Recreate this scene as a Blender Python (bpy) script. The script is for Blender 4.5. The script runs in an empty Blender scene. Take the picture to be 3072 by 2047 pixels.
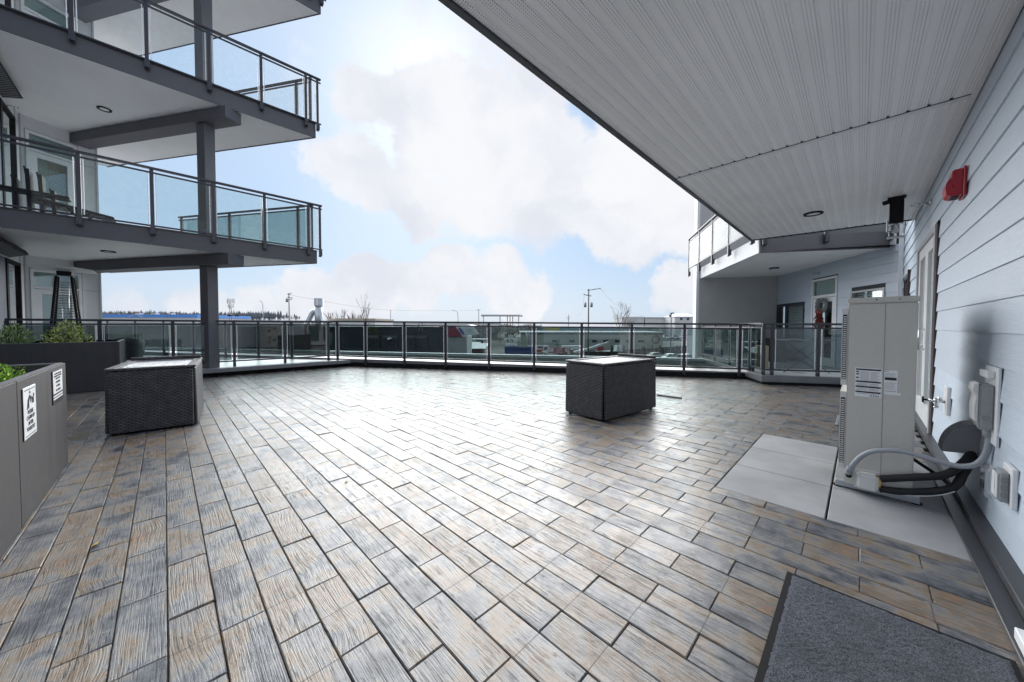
import bpy, bmesh, math, random
from mathutils import Vector, Matrix, noise as mnoise
random.seed(7)
R = math.radians
C = bpy.context.scene.collection
SC = bpy.context.scene

# ------------------------------------------------------------------ camera
F_PX, W_PX, H_PX = 1043.9, 3072.0, 2047.0          # focal length measured on the photograph
YAW, PITCH, ROLL = R(45.044), R(1.5557), R(0.085)
CY = 1023.5 - 17.6
CAM = Vector((0, 0, 1.24))
def cam_axes():
    sy, cy = math.sin(YAW), math.cos(YAW)
    F = Vector((-sy, cy, 0)); Rt = Vector((cy, sy, 0)); U = Vector((0, 0, 1))
    F2 = F*math.cos(PITCH) - U*math.sin(PITCH); U2 = U*math.cos(PITCH) + F*math.sin(PITCH)
    R2 = Rt*math.cos(ROLL) + U2*math.sin(ROLL); U3 = U2*math.cos(ROLL) - Rt*math.sin(ROLL)
    return R2, U3, F2
AX_R, AX_U, AX_F = cam_axes()
cd = bpy.data.cameras.new('Camera'); cam = bpy.data.objects.new('Camera', cd); C.objects.link(cam)
cam.matrix_world = Matrix(((AX_R.x, AX_U.x, -AX_F.x, CAM.x), (AX_R.y, AX_U.y, -AX_F.y, CAM.y),
                           (AX_R.z, AX_U.z, -AX_F.z, CAM.z), (0, 0, 0, 1)))
cd.sensor_width = 36; cd.lens = 36*F_PX/W_PX; cd.shift_y = -(1023.5-CY)/W_PX
cd.clip_start = 0.02; cd.clip_end = 9000
SC.camera = cam
def ray(px, py):                                    # direction of a photo pixel, unit depth
    return AX_R*((px-1536)/F_PX) - AX_U*((py-CY)/F_PX) + AX_F
def at(px, py, D): return CAM + ray(px, py)*D
def onx(px, py, x): d = ray(px, py); return CAM + d*(x/d.x)
def ony(px, py, y): d = ray(px, py); return CAM + d*(y/d.y)
def onz(px, py, z): d = ray(px, py); return CAM + d*((z-CAM.z)/d.z)

# ------------------------------------------------------------------ light and exposure
SUN_AZ, SUN_EL = R(58), R(34)                       # azimuth counted from +Y towards -X
w = bpy.data.worlds.new('World'); SC.world = w; w.use_nodes = True
SC.view_settings.view_transform = 'Standard'; SC.view_settings.look = 'None'
SC.view_settings.exposure = 1.74; SC.view_settings.gamma = 1
sd = bpy.data.lights.new('sun', 'SUN'); sd.energy = 2.3; sd.angle = R(100); sd.color = (1, .985, .96)
so = bpy.data.objects.new('sun', sd); C.objects.link(so)
sdir = Vector((-math.sin(SUN_AZ)*math.cos(SUN_EL), math.cos(SUN_AZ)*math.cos(SUN_EL), math.sin(SUN_EL)))
so.rotation_euler = sdir.to_track_quat('Z', 'Y').to_euler()

def world():
    nt = w.node_tree; N = nt.nodes; L = nt.links
    for n in list(N): N.remove(n)
    def nd(t, **k):
        n = N.new(t)
        for a, b in k.items(): setattr(n, a, b)
        return n
    def m(op, a, b=None, c=None, clamp=False):
        n = nd('ShaderNodeMath', operation=op, use_clamp=clamp)
        for i, v in enumerate((a, b, c)):
            if v is None: continue
            if isinstance(v, (int, float)): n.inputs[i].default_value = v
            else: L.new(v, n.inputs[i])
        return n.outputs[0]
    sky = nd('ShaderNodeTexSky', sky_type='NISHITA', sun_disc=False, sun_elevation=SUN_EL,
             sun_rotation=math.atan2(sdir.x, sdir.y), air_density=1.0, dust_density=1.5, ozone_density=1.2)
    tc = nd('ShaderNodeTexCoord')
    nv = nd('ShaderNodeTexNoise'); nv.inputs['Scale'].default_value = 4.2; nv.inputs['Detail'].default_value = 9
    nv.inputs['Roughness'].default_value = .62
    L.new(tc.outputs['Generated'], nv.inputs['Vector'])
    sub = nd('ShaderNodeVectorMath', operation='SUBTRACT'); L.new(nv.outputs['Color'], sub.inputs[0]); sub.inputs[1].default_value = (.5, .5, .5)
    sca = nd('ShaderNodeVectorMath', operation='SCALE'); L.new(sub.outputs[0], sca.inputs[0]); sca.inputs['Scale'].default_value = .26
    add = nd('ShaderNodeVectorMath', operation='ADD'); L.new(tc.outputs['Generated'], add.inputs[0]); L.new(sca.outputs[0], add.inputs[1])
    nrm = nd('ShaderNodeVectorMath', operation='NORMALIZE'); L.new(add.outputs[0], nrm.inputs[0])
    # cumulus banks, each a direction in the sky, an angular size and a weight
    blobs = [(850, 225, 95, .8), (965, 265, 120, 1), (1085, 300, 140, 1), (1210, 340, 150, 1), (1335, 420, 150, 1), (1450, 480, 150, 1),
             (1110, 440, 120, .9), (950, 445, 95, .9), (805, 405, 85, .9), (735, 395, 45, .6), (1240, 500, 100, .8), (1560, 480, 120, .9),
             (870, 100, 95, .42), (1000, 20, 110, .5), (1120, 80, 110, .5), (1240, 190, 110, .7), (690, 110, 60, .35),
             (1050, 640, 80, .95), (1140, 650, 75, .95), (955, 668, 75, .9), (840, 672, 90, .9), (720, 685, 80, .85), (610, 690, 80, .8),
             (1210, 690, 60, .7), (500, 690, 70, .6), (1560, 660, 60, .8), (320, 690, 70, .45), (90, 420, 60, .5), (600, 330, 40, .3),
             (1800, 300, 300, .8), (2200, 100, 300, .8), (1500, -300, 250, .8), (900, -250, 200, .6)]
    acc = None
    for (x, y, r, wt) in blobs:
        d = ray(x*1.30557, y*1.30557); ln = d.length; d = d.normalized()
        ang = r/799.6/(ln**1.5)
        dp = nd('ShaderNodeVectorMath', operation='DOT_PRODUCT'); L.new(nrm.outputs[0], dp.inputs[0]); dp.inputs[1].default_value = d
        mr = nd('ShaderNodeMapRange', interpolation_type='SMOOTHSTEP'); L.new(dp.outputs['Value'], mr.inputs['Value'])
        mr.inputs['From Min'].default_value = math.cos(ang*1.35); mr.inputs['From Max'].default_value = math.cos(ang*.35)
        mr.inputs['To Max'].default_value = wt
        acc = mr.outputs[0] if acc is None else m('MAXIMUM', acc, mr.outputs[0])
    # loose cloud elsewhere (behind the camera)
    n2 = nd('ShaderNodeTexNoise'); n2.inputs['Scale'].default_value = 2.3; n2.inputs['Detail'].default_value = 8
    L.new(tc.outputs['Generated'], n2.inputs['Vector'])
    dpf = nd('ShaderNodeVectorMath', operation='DOT_PRODUCT'); L.new(tc.outputs['Generated'], dpf.inputs[0]); dpf.inputs[1].default_value = AX_F
    back = nd('ShaderNodeMapRange'); L.new(dpf.outputs['Value'], back.inputs['Value'])
    back.inputs['From Min'].default_value = .35; back.inputs['From Max'].default_value = -.2
    n2r = nd('ShaderNodeMapRange'); L.new(n2.outputs['Fac'], n2r.inputs['Value'])
    n2r.inputs['From Min'].default_value = .42; n2r.inputs['From Max'].default_value = .58
    acc = m('MAXIMUM', acc, m('MULTIPLY', n2r.outputs[0], back.outputs[0]))
    # thin veil
    n3 = nd('ShaderNodeTexNoise'); n3.inputs['Scale'].default_value = 6; n3.inputs['Detail'].default_value = 8
    L.new(tc.outputs['Generated'], n3.inputs['Vector'])
    veil = m('MULTIPLY', m('SUBTRACT', n3.outputs['Fac'], .38, clamp=True), .9)
    n6 = nd('ShaderNodeTexNoise'); n6.inputs['Scale'].default_value = 9; n6.inputs['Detail'].default_value = 10; n6.inputs['Roughness'].default_value = .58
    L.new(tc.outputs['Generated'], n6.inputs['Vector'])
    raw = m('ADD', acc, m('MULTIPLY', m('SUBTRACT', n6.outputs['Fac'], .5), .9))
    crisp = nd('ShaderNodeMapRange', interpolation_type='SMOOTHSTEP'); L.new(raw, crisp.inputs['Value'])
    crisp.inputs['From Min'].default_value = .26; crisp.inputs['From Max'].default_value = .76
    dens = m('ADD', crisp.outputs[0], m('MULTIPLY', veil, .45), clamp=True)
    sx = nd('ShaderNodeSeparateXYZ'); L.new(tc.outputs['Generated'], sx.inputs[0])
    hz = nd('ShaderNodeMapRange', interpolation_type='SMOOTHSTEP'); L.new(sx.outputs['Z'], hz.inputs['Value'])
    hz.inputs['From Min'].default_value = .22; hz.inputs['From Max'].default_value = -.02; hz.inputs['To Max'].default_value = .62
    # cloud shading: bright tops, lavender grey undersides
    n4 = nd('ShaderNodeTexNoise'); n4.inputs['Scale'].default_value = 3.6; n4.inputs['Detail'].default_value = 6
    L.new(add.outputs[0], n4.inputs['Vector'])
    sh = nd('ShaderNodeMapRange', interpolation_type='SMOOTHSTEP'); L.new(n4.outputs['Fac'], sh.inputs['Value'])
    sh.inputs['From Min'].default_value = .38; sh.inputs['From Max'].default_value = .68
    cc = nd('ShaderNodeMix', data_type='RGBA'); L.new(sh.outputs[0], cc.inputs['Factor'])
    K = 1/.12
    cc.inputs['A'].default_value = (.405*K, .41*K, .425*K, 1); cc.inputs['B'].default_value = (.335*K, .348*K, .383*K, 1)
    # milky sky: Nishita lightened with a little scattered white
    sk = nd('ShaderNodeMix', data_type='RGBA'); sk.inputs['Factor'].default_value = .9
    L.new(sky.outputs[0], sk.inputs['A']); sk.inputs['B'].default_value = (.165*K, .243*K, .345*K, 1)
    hm = nd('ShaderNodeMix', data_type='RGBA'); L.new(hz.outputs[0], hm.inputs['Factor'])
    L.new(sk.outputs['Result'], hm.inputs['A']); hm.inputs['B'].default_value = (.315*K, .355*K, .40*K, 1)
    fm = nd('ShaderNodeMix', data_type='RGBA'); L.new(dens, fm.inputs['Factor'])
    L.new(hm.outputs['Result'], fm.inputs['A']); L.new(cc.outputs['Result'], fm.inputs['B'])
    bg = nd('ShaderNodeBackground'); bg.inputs['Strength'].default_value = .083; L.new(fm.outputs['Result'], bg.inputs['Color'])
    out = nd('ShaderNodeOutputWorld'); L.new(bg.outputs[0], out.inputs['Surface'])
world()

# ------------------------------------------------------------------ frames of the place
P0 = Vector((-10.41, 4.23, 0)); DE = Vector((.8470, .5316, 0)); DN = Vector((-.5316, .8470, 0))
def E(s, n, z): return P0 + DE*s + DN*n + Vector((0, 0, z))        # along the open railing, outward, up
A0 = Vector((-1.6, 9.3, 0))                                         # corner of the patio on the right
R0 = Vector((.47, 10.4, 0)); I0 = Vector((-2.1, 14.4, 0))
def WP(t, o, z): return R0 + DN*t - DE*o + Vector((0, 0, z))        # patio wall: along, out of the wall, up
def WB(t, o, z): return I0 + DE*t - DN*o + Vector((0, 0, z))        # beige wall
def XYZ(x, y, z): return Vector((x, y, z))
GZ = -6.26

# ------------------------------------------------------------------ mesh helper
class MB:
    def __init__(s): s.v = []; s.f = []; s.sm = []
    def add(s, vs, fs, smooth=False):
        b = len(s.v); s.v += [Vector(q) for q in vs]
        for f in fs: s.f.append([b+i for i in f]); s.sm.append(smooth)
        return s
    def box(s, a0, a1, b0, b1, c0, c1, fn=XYZ):
        vs = [fn(a, b, c) for c in (c0, c1) for b in (b0, b1) for a in (a0, a1)]
        return s.add(vs, [(0, 2, 3, 1), (4, 5, 7, 6), (0, 1, 5, 4), (2, 6, 7, 3), (0, 4, 6, 2), (1, 3, 7, 5)])
    def hexa(s, lo, hi):
        return s.add(list(lo)+list(hi), [(3, 2, 1, 0), (4, 5, 6, 7), (0, 1, 5, 4), (1, 2, 6, 5), (2, 3, 7, 6), (3, 0, 4, 7)])
    def prism(s, pts, z0, z1):
        n = len(pts); vs = [(p[0], p[1], z0) for p in pts] + [(p[0], p[1], z1) for p in pts]
        fs = [list(range(n))[::-1], list(range(n, 2*n))] + [(i, (i+1) % n, n+(i+1) % n, n+i) for i in range(n)]
        return s.add(vs, fs)
    def extr(s, prof, p0, p1, smooth=False):          # closed profile given as two lists of matching points
        n = len(p0); fs = [list(range(n))[::-1], list(range(n, 2*n))] + [(i, (i+1) % n, n+(i+1) % n, n+i) for i in range(n)]
        return s.add(list(p0)+list(p1), fs, smooth)
    def quad(s, a, b, c, d): return s.add([a, b, c, d], [(0, 1, 2, 3)])
    def cyl(s, p0, p1, r0, r1=None, n=12, cap=True, smooth=True):
        r1 = r0 if r1 is None else r1
        p0, p1 = Vector(p0), Vector(p1); d = (p1-p0).normalized()
        u = d.orthogonal().normalized(); v = d.cross(u)
        vs = []
        for p, r in ((p0, r0), (p1, r1)):
            for i in range(n):
                a = 2*math.pi*i/n; vs.append(p+u*(math.cos(a)*r)+v*(math.sin(a)*r))
        b = len(s.v)
        s.add(vs, [(i, (i+1) % n, n+(i+1) % n, n+i) for i in range(n)], smooth)
        if cap:
            s.f.append([b+i for i in range(n)][::-1]); s.sm.append(False); s.f.append([b+n+i for i in range(n)]); s.sm.append(False)
        return s
    def tube(s, pts, r, n=10, smooth=True, radii=None):
        pts = [Vector(p) for p in pts]; rings = []; u = None
        for i, p in enumerate(pts):
            d = (pts[min(i+1, len(pts)-1)]-pts[max(i-1, 0)]).normalized()
            if u is None: u = d.orthogonal().normalized()
            u = (u - d*u.dot(d)).normalized(); v = d.cross(u); rr = radii[i] if radii else r
            rings.append([p+u*(math.cos(2*math.pi*k/n)*rr)+v*(math.sin(2*math.pi*k/n)*rr) for k in range(n)])
        vs = [q for g in rings for q in g]
        fs = [(i*n+k, i*n+(k+1) % n, (i+1)*n+(k+1) % n, (i+1)*n+k) for i in range(len(pts)-1) for k in range(n)]
        fs += [list(range(n))[::-1], [(len(pts)-1)*n+k for k in range(n)]]
        return s.add(vs, fs, smooth)
    def lathe(s, c, prof, n=20, axis=Vector((0, 0, 1))):
        c = Vector(c); u = axis.orthogonal().normalized(); v = axis.cross(u); vs = []
        for r, h in prof:
            for k in range(n):
                a = 2*math.pi*k/n; vs.append(c+axis*h+u*(math.cos(a)*r)+v*(math.sin(a)*r))
        m = len(prof)
        fs = [(i*n+k, i*n+(k+1) % n, (i+1)*n+(k+1) % n, (i+1)*n+k) for i in range(m-1) for k in range(n)]
        fs += [list(range(n))[::-1], [(m-1)*n+k for k in range(n)]]
        return s.add(vs, fs, True)
    def ring(s, c, r0, r1, h, n=24, axis=Vector((0, 0, 1))):
        return s._ring(Vector(c), r0, r1, h, n, axis)
    def _ring(s, c, r0, r1, h, n, axis):
        u = axis.orthogonal().normalized(); v = axis.cross(u); vs = []
        for r, z in ((r0, 0), (r1, 0), (r1, h), (r0, h)):
            for k in range(n):
                a = 2*math.pi*k/n; vs.append(c+axis*z+u*(math.cos(a)*r)+v*(math.sin(a)*r))
        fs = [(i*n+k, i*n+(k+1) % n, ((i+1) % 4)*n+(k+1) % n, ((i+1) % 4)*n+k) for i in range(4) for k in range(n)]
        return s.add(vs, fs, False)
    def sphere(s, c, rx, ry=None, rz=None, nu=14, nv=9, jit=0):
        ry = rx if ry is None else ry; rz = rx if rz is None else rz; vs = []
        for i in range(nv+1):
            t = math.pi*i/nv
            for k in range(nu):
                a = 2*math.pi*k/nu; q = Vector((math.sin(t)*math.cos(a), math.sin(t)*math.sin(a), math.cos(t)))
                j = 1+jit*mnoise.noise(q*2.3+Vector(c))
                vs.append(Vector(c)+Vector((q.x*rx*j, q.y*ry*j, q.z*rz*j)))
        fs = [(i*nu+k, (i+1)*nu+k, (i+1)*nu+(k+1) % nu, i*nu+(k+1) % nu) for i in range(nv) for k in range(nu)]
        return s.add(vs, fs, True)
    def leaf(s, c, L, W, d=None, bend=.25):
        d = d or Vector((random.gauss(0, 1), random.gauss(0, 1), random.gauss(.3, .8))).normalized()
        sd_ = d.cross(Vector((random.gauss(0, 1), random.gauss(0, 1), random.gauss(0, 1)))).normalized(); up = sd_.cross(d)
        c = Vector(c)
        return s.add([c, c+d*L*.5+sd_*W*.5+up*L*bend*.3, c+d*L, c+d*L*.5-sd_*W*.5+up*L*bend*.3], [(0, 1, 2, 3)])

def obj(name, mb, mat, parent=None, bevel=0, seg=1):
    me = bpy.data.meshes.new(name)
    off = parent_world(parent) if parent else Vector((0, 0, 0))
    me.from_pydata([tuple(v-off) for v in mb.v], [], mb.f)
    for p, sm in zip(me.polygons, mb.sm): p.use_smooth = sm
    bm = bmesh.new(); bm.from_mesh(me)
    bmesh.ops.recalc_face_normals(bm, faces=bm.faces)
    if bevel:
        es = [e for e in bm.edges if len(e.link_faces) == 2 and e.calc_face_angle(0) > R(35)]
        bmesh.ops.bevel(bm, geom=es, offset=bevel, segments=seg, affect='EDGES', clamp_overlap=True)
    bm.to_mesh(me); bm.free()
    for mm in (mat if isinstance(mat, (list, tuple)) else [mat]): me.materials.append(mm)
    o = bpy.data.objects.new(name, me); C.objects.link(o)
    if parent: o.parent = parent
    return o
def parent_world(p):
    v = Vector((0, 0, 0))
    while p: v += p.location; p = p.parent
    return v
def tag(o, label=None, cat=None, group=None, kind=None):
    for k, v in (('label', label), ('category', cat), ('group', group), ('kind', kind)):
        if v: o[k] = v
    return o
def thing(name, label, cat, loc=(0, 0, 0), group=None):
    o = bpy.data.objects.new(name, None); C.objects.link(o); o.location = loc; o.empty_display_size = .2
    return tag(o, label, cat, group)
def struct(name, mb, mat, bevel=0): return tag(obj(name, mb, mat, None, bevel), kind='structure')
def dup(root, loc, label, rotz=0, scale=None):
    r = root.copy(); C.objects.link(r); r.location = loc; r.rotation_euler = (0, 0, rotz)
    if scale: r.scale = scale
    r['label'] = label
    for ch in list(root.children):
        c = ch.copy(); C.objects.link(c); c.parent = r
        for g in ch.children:
            d = g.copy(); C.objects.link(d); d.parent = c
    return r
def text_mb(txt, size, fn, depth=.0008, align='CENTER', space=1.0, xs=1.0, bold=0):
    cu = bpy.data.curves.new('t', 'FONT'); cu.body = txt; cu.size = size; cu.align_x = align; cu.extrude = depth/2; cu.offset = bold
    cu.space_line = space; cu.resolution_u = 2
    o = bpy.data.objects.new('t', cu); C.objects.link(o)
    dg = bpy.context.evaluated_depsgraph_get(); me = bpy.data.meshes.new_from_object(o.evaluated_get(dg))
    mb = MB(); mb.add([fn(v.co.x*xs, v.co.y, v.co.z) for v in me.vertices], [list(p.vertices) for p in me.polygons])
    bpy.data.objects.remove(o); bpy.data.curves.remove(cu); bpy.data.meshes.remove(me)
    return mb

# ------------------------------------------------------------------ materials
def ND(nt, t, ins=None, **k):
    n = nt.nodes.new(t)
    for a, b in k.items(): setattr(n, a, b)
    for a, b in (ins or {}).items():
        if hasattr(b, 'is_linked') or isinstance(b, bpy.types.NodeSocket): nt.links.new(b, n.inputs[a])
        else: n.inputs[a].default_value = b
    return n
def MA(nt, op, a, b=0, c=0, clamp=False):
    n = nt.nodes.new('ShaderNodeMath'); n.operation = op; n.use_clamp = clamp
    for i, v in enumerate((a, b, c)):
        if isinstance(v, (int, float)): n.inputs[i].default_value = v
        else: nt.links.new(v, n.inputs[i])
    return n.outputs[0]
def newmat(name):
    m = bpy.data.materials.new(name); m.use_nodes = True; nt = m.node_tree
    b = nt.nodes['Principled BSDF']; return m, nt, b
def col(c): return (c[0], c[1], c[2], 1)
def mat(name, c, rough=.5, metal=0, var=.12, vscale=6, bump=0, bscale=60, spec=.5, stretch=(1, 1, 1), rvar=.15, coat=0):
    m, nt, b = newmat(name)
    tc = ND(nt, 'ShaderNodeTexCoord')
    mp = ND(nt, 'ShaderNodeMapping', {'Vector': tc.outputs['Object'], 'Scale': stretch})
    n1 = ND(nt, 'ShaderNodeTexNoise', {'Vector': mp.outputs[0], 'Scale': vscale, 'Detail': 6, 'Roughness': .6})
    mr = ND(nt, 'ShaderNodeMapRange', {'Value': n1.outputs['Fac'], 'From Min': .3, 'From Max': .7, 'To Min': 1-var, 'To Max': 1+var})
    vm = ND(nt, 'ShaderNodeVectorMath', {0: c, 'Scale': mr.outputs[0]}, operation='SCALE')
    nt.links.new(vm.outputs[0], b.inputs['Base Color'])
    rr = ND(nt, 'ShaderNodeMapRange', {'Value': n1.outputs['Fac'], 'From Min': .3, 'From Max': .7, 'To Min': max(0, rough-rvar*rough), 'To Max': min(1, rough+rvar*rough)})
    nt.links.new(rr.outputs[0], b.inputs['Roughness'])
    b.inputs['Metallic'].default_value = metal; b.inputs['Specular IOR Level'].default_value = spec; b.inputs['Coat Weight'].default_value = coat
    if bump:
        n2 = ND(nt, 'ShaderNodeTexNoise', {'Vector': mp.outputs[0], 'Scale': bscale, 'Detail': 4})
        bp = ND(nt, 'ShaderNodeBump', {'Height': n2.outputs['Fac'], 'Strength': bump, 'Distance': .004})
        nt.links.new(bp.outputs[0], b.inputs['Normal'])
    return m
def glassmat(name, tint, refl=1.0, rough=0.02, frost=0):
    m, nt, b = newmat(name); nt.nodes.remove(b)
    tc = ND(nt, 'ShaderNodeTexCoord')
    n1 = ND(nt, 'ShaderNodeTexNoise', {'Vector': tc.outputs['Object'], 'Scale': 9, 'Detail': 5})
    mr = ND(nt, 'ShaderNodeMapRange', {'Value': n1.outputs['Fac'], 'From Min': .3, 'From Max': .7, 'To Min': .985, 'To Max': 1.01})
    vm = ND(nt, 'ShaderNodeVectorMath', {0: tint, 'Scale': mr.outputs[0]}, operation='SCALE')
    t = ND(nt, 'ShaderNodeBsdfTransparent', {'Color': vm.outputs[0]}); g = ND(nt, 'ShaderNodeBsdfGlossy', {'Roughness': rough, 'Color': (1, 1, 1, 1)})
    g_ = ND(nt, 'ShaderNodeNewGeometry'); dp = ND(nt, 'ShaderNodeVectorMath', {0: g_.outputs['Normal'], 1: g_.outputs['Incoming']}, operation='DOT_PRODUCT')
    gr = MA(nt, 'POWER', MA(nt, 'SUBTRACT', 1, MA(nt, 'ABSOLUTE', dp.outputs['Value']), clamp=True), 5)
    fm = MA(nt, 'MULTIPLY', MA(nt, 'ADD', .04, MA(nt, 'MULTIPLY', gr, .96)), refl, clamp=True)
    mx = ND(nt, 'ShaderNodeMixShader', {0: fm, 1: t.outputs[0], 2: g.outputs[0]})
    fin = mx.outputs[0]
    if frost:
        tl = ND(nt, 'ShaderNodeBsdfTranslucent', {'Color': (.85, .88, .88, 1)}); fin = ND(nt, 'ShaderNodeMixShader', {0: frost, 1: fin, 2: tl.outputs[0]}).outputs[0]
    nt.links.new(fin, nt.nodes['Material Output'].inputs['Surface'])
    return m
M = {}
M['char'] = mat('charcoal_powder_coat', (.050, .052, .060), .38, .0, .10, 3, .05, 300)
M['rail'] = mat('rail_dark_metal', (.040, .043, .054), .32, .3, .12, 4, .04, 250)
M['fascia'] = mat('fascia_panel', (.098, .096, .108), .5, 0, .10, 1.5, .08, 200)
M['kerbcap'] = mat('kerb_cap', (.20, .20, .215), .35, .2, .12, 3, .05, 150)
M['black'] = mat('black_plastic', (.012, .012, .014), .6, 0, .2, 8, spec=.18)
M['blackpipe'] = mat('foam_insulation', (.012, .012, .014), .7, 0, .25, 20, .3, 200)
M['white'] = mat('white_vinyl', (.74, .75, .77), .38, 0, .05, 3, .03, 120)
M['whitemetal'] = mat('white_painted_metal', (.70, .71, .73), .35, 0, .05, 4)
M['panel'] = mat('pale_cement_panel', (.64, .645, .66), .55, 0, .06, 2, .05, 180)
M['beige'] = mat('greige_cement_panel', (.43, .425, .42), .6, 0, .06, 2, .06, 180)
M['navy'] = mat('navy_siding', (.10, .115, .16), .5, 0, .1, 5, .1, 90, stretch=(1, 1, 6))
M['planter'] = mat('planter_fibre_panel', (.046, .044, .046), .62, 0, .22, 3.5, .12, 260, stretch=(3, 3, .35))
M['soil'] = mat('wet_bark_mulch', (.022, .018, .015), .8, 0, .5, 40, 1, 50)
M['slab'] = mat('concrete_slab', (.275, .28, .29), .62, 0, .2, 2.2, .15, 320)
M['membrane'] = mat('roof_membrane', (.030, .036, .036), .95, 0, .2, 1.2, .2, 40, spec=0)
M['ac'] = mat('ac_beige_paint', (.56, .535, .495), .42, 0, .035, 60, .06, 420)
M['aclight'] = mat('ac_light_panel', (.66, .655, .64), .4, 0, .04, 10)
M['grey_plastic'] = mat('grey_pvc', (.30, .32, .35), .45, 0, .06, 10)
M['box_grey'] = mat('grey_switch_box', (.27, .29, .30), .42, 0, .06, 20, .04, 300)
M['hood'] = mat('grey_hood', (.22, .225, .235), .5, 0, .08, 6)
M['chrome'] = mat('chrome', (.6, .62, .65), .18, 1, .05, 20)
M['brass'] = mat('brass', (.55, .40, .16), .3, 1, .1, 20)
M['galv'] = mat('galvanised_duct', (.48, .51, .54), .38, .7, .12, 3)
M['red'] = mat('red_alarm_plastic', (.42, .012, .03), .3, 0, .05, 10, spec=.6)
M['lens'] = mat('light_diffuser', (.75, .75, .75), .4, 0, .03, 10)
M['signwhite'] = mat('sign_white', (.80, .81, .82), .35, 0, .03, 10)
M['ink'] = mat('sign_ink', (.012, .012, .02), .5, 0, .1, 10)
M['winframe'] = mat('window_frame_grey', (.40, .41, .43), .4, 0, .05, 8)
M['blind'] = mat('blind_slat', (.66, .70, .69), .5, 0, .04, 8)
M['dark_room'] = mat('dark_interior', (.03, .035, .04), .8, 0, .3, 3)
M['curtain'] = mat('tan_curtain', (.42, .30, .17), .8, 0, .15, 10, stretch=(8, 8, 1))
M['cover'] = mat('grill_cover', (.17, .19, .195), .55, 0, .25, 5, .5, 30)
M['glass'] = glassmat('rail_tinted_glass', (.60, .68, .675), 1.6)
M['glass_dark'] = glassmat('rail_dark_glass', (.42, .48, .49), 1.6)
M['glass_mid'] = glassmat('rail_light_glass', (.85, .90, .895), .35)
M['glass_clear'] = glassmat('rail_clear_glass', (.955, .97, .97), .45)
M['edge'] = mat('gap_light_paint', (.72, .74, .76), .3, .3, .05, 20)  # pale colour stands in for bright background seen through the railing gaps
M['pane'] = glassmat('window_pane', (.80, .86, .85), 2.2)
M['clear'] = glassmat('clear_polycarbonate', (.93, .94, .95), 1.6, .08)
M['brush'] = mat('dark_brown_trim', (.055, .028, .026), .6)
M['concrete_far'] = mat('warehouse_wall', (.42, .43, .38), .8, 0, .10, .25, stretch=(1, 1, .3))
M['bark'] = mat('bark', (.10, .085, .075), .85, 0, .3, 6)
M['twig'] = mat('winter_twigs', (.16, .135, .125), .85, 0, .3, 3)
M['wood_pole'] = mat('creosote_pole', (.09, .075, .065), .85, 0, .3, 4, stretch=(6, 6, .6))

def leafmat(name, a, b_):
    m, nt, b = newmat(name)
    g = ND(nt, 'ShaderNodeNewGeometry')
    mx = ND(nt, 'ShaderNodeMix', {'Factor': g.outputs['Random Per Island'], 'A': col(a), 'B': col(b_)}, data_type='RGBA')
    nt.links.new(mx.outputs['Result'], b.inputs['Base Color']); b.inputs['Roughness'].default_value = .45
    b.inputs['Subsurface Weight'].default_value = 0
    return m
M['leaf_dark'] = leafmat('evergreen_leaf', (.07, .15, .04), (.34, .44, .17))
M['leaf_yellow'] = leafmat('variegated_leaf', (.13, .21, .04), (.62, .64, .22))
M['leaf_lime'] = leafmat('lime_groundcover', (.12, .28, .02), (.40, .60, .08))
M['cedar'] = leafmat('cedar_leaf', (.02, .045, .018), (.06, .09, .04))
M['forest'] = leafmat('far_forest', (.14, .13, .15), (.24, .21, .23))
M['conifer'] = leafmat('far_conifers', (.085, .11, .125), (.15, .17, .19))

def lap_mat(name, c, rough):                         # fibre-cement plank with embossed cedar grain
    m, nt, b = newmat(name)
    tc = ND(nt, 'ShaderNodeTexCoord'); g = ND(nt, 'ShaderNodeNewGeometry')
    off = ND(nt, 'ShaderNodeVectorMath', {0: g.outputs['Random Per Island'], 1: (17, 31, 53)}, operation='MULTIPLY')
    v0 = ND(nt, 'ShaderNodeVectorMath', {0: tc.outputs['Object'], 1: off.outputs[0]}, operation='ADD')
    dist = ND(nt, 'ShaderNodeTexNoise', {'Vector': v0.outputs[0], 'Scale': 3.5, 'Detail': 3})
    s = ND(nt, 'ShaderNodeSeparateXYZ', {0: v0.outputs[0]})
    yy = MA(nt, 'ADD', s.outputs[2], MA(nt, 'MULTIPLY', dist.outputs['Fac'], .07))
    xx = MA(nt, 'ADD', s.outputs[0], s.outputs[1])
    cv = ND(nt, 'ShaderNodeCombineXYZ', {0: MA(nt, 'MULTIPLY', xx, 5.0), 1: MA(nt, 'MULTIPLY', yy, 190.0)})
    gr = ND(nt, 'ShaderNodeTexNoise', {'Vector': cv.outputs[0], 'Scale': 1, 'Detail': 4})
    mr = ND(nt, 'ShaderNodeMapRange', {'Value': gr.outputs['Fac'], 'From Min': .35, 'From Max': .65, 'To Min': .93, 'To Max': 1.05})
    br = ND(nt, 'ShaderNodeMapRange', {'Value': g.outputs['Random Per Island'], 'To Min': .95, 'To Max': 1.05})
    vm = ND(nt, 'ShaderNodeVectorMath', {0: c, 'Scale': MA(nt, 'MULTIPLY', mr.outputs[0], br.outputs[0])}, operation='SCALE')
    nt.links.new(vm.outputs[0], b.inputs['Base Color']); b.inputs['Roughness'].default_value = rough
    bp = ND(nt, 'ShaderNodeBump', {'Height': gr.outputs['Fac'], 'Strength': .55, 'Distance': .0035})
    nt.links.new(bp.outputs[0], b.inputs['Normal'])
    return m
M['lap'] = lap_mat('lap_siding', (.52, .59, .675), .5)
M['lap2'] = lap_mat('lap_siding_patio', (.47, .53, .605), .45)

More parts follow.
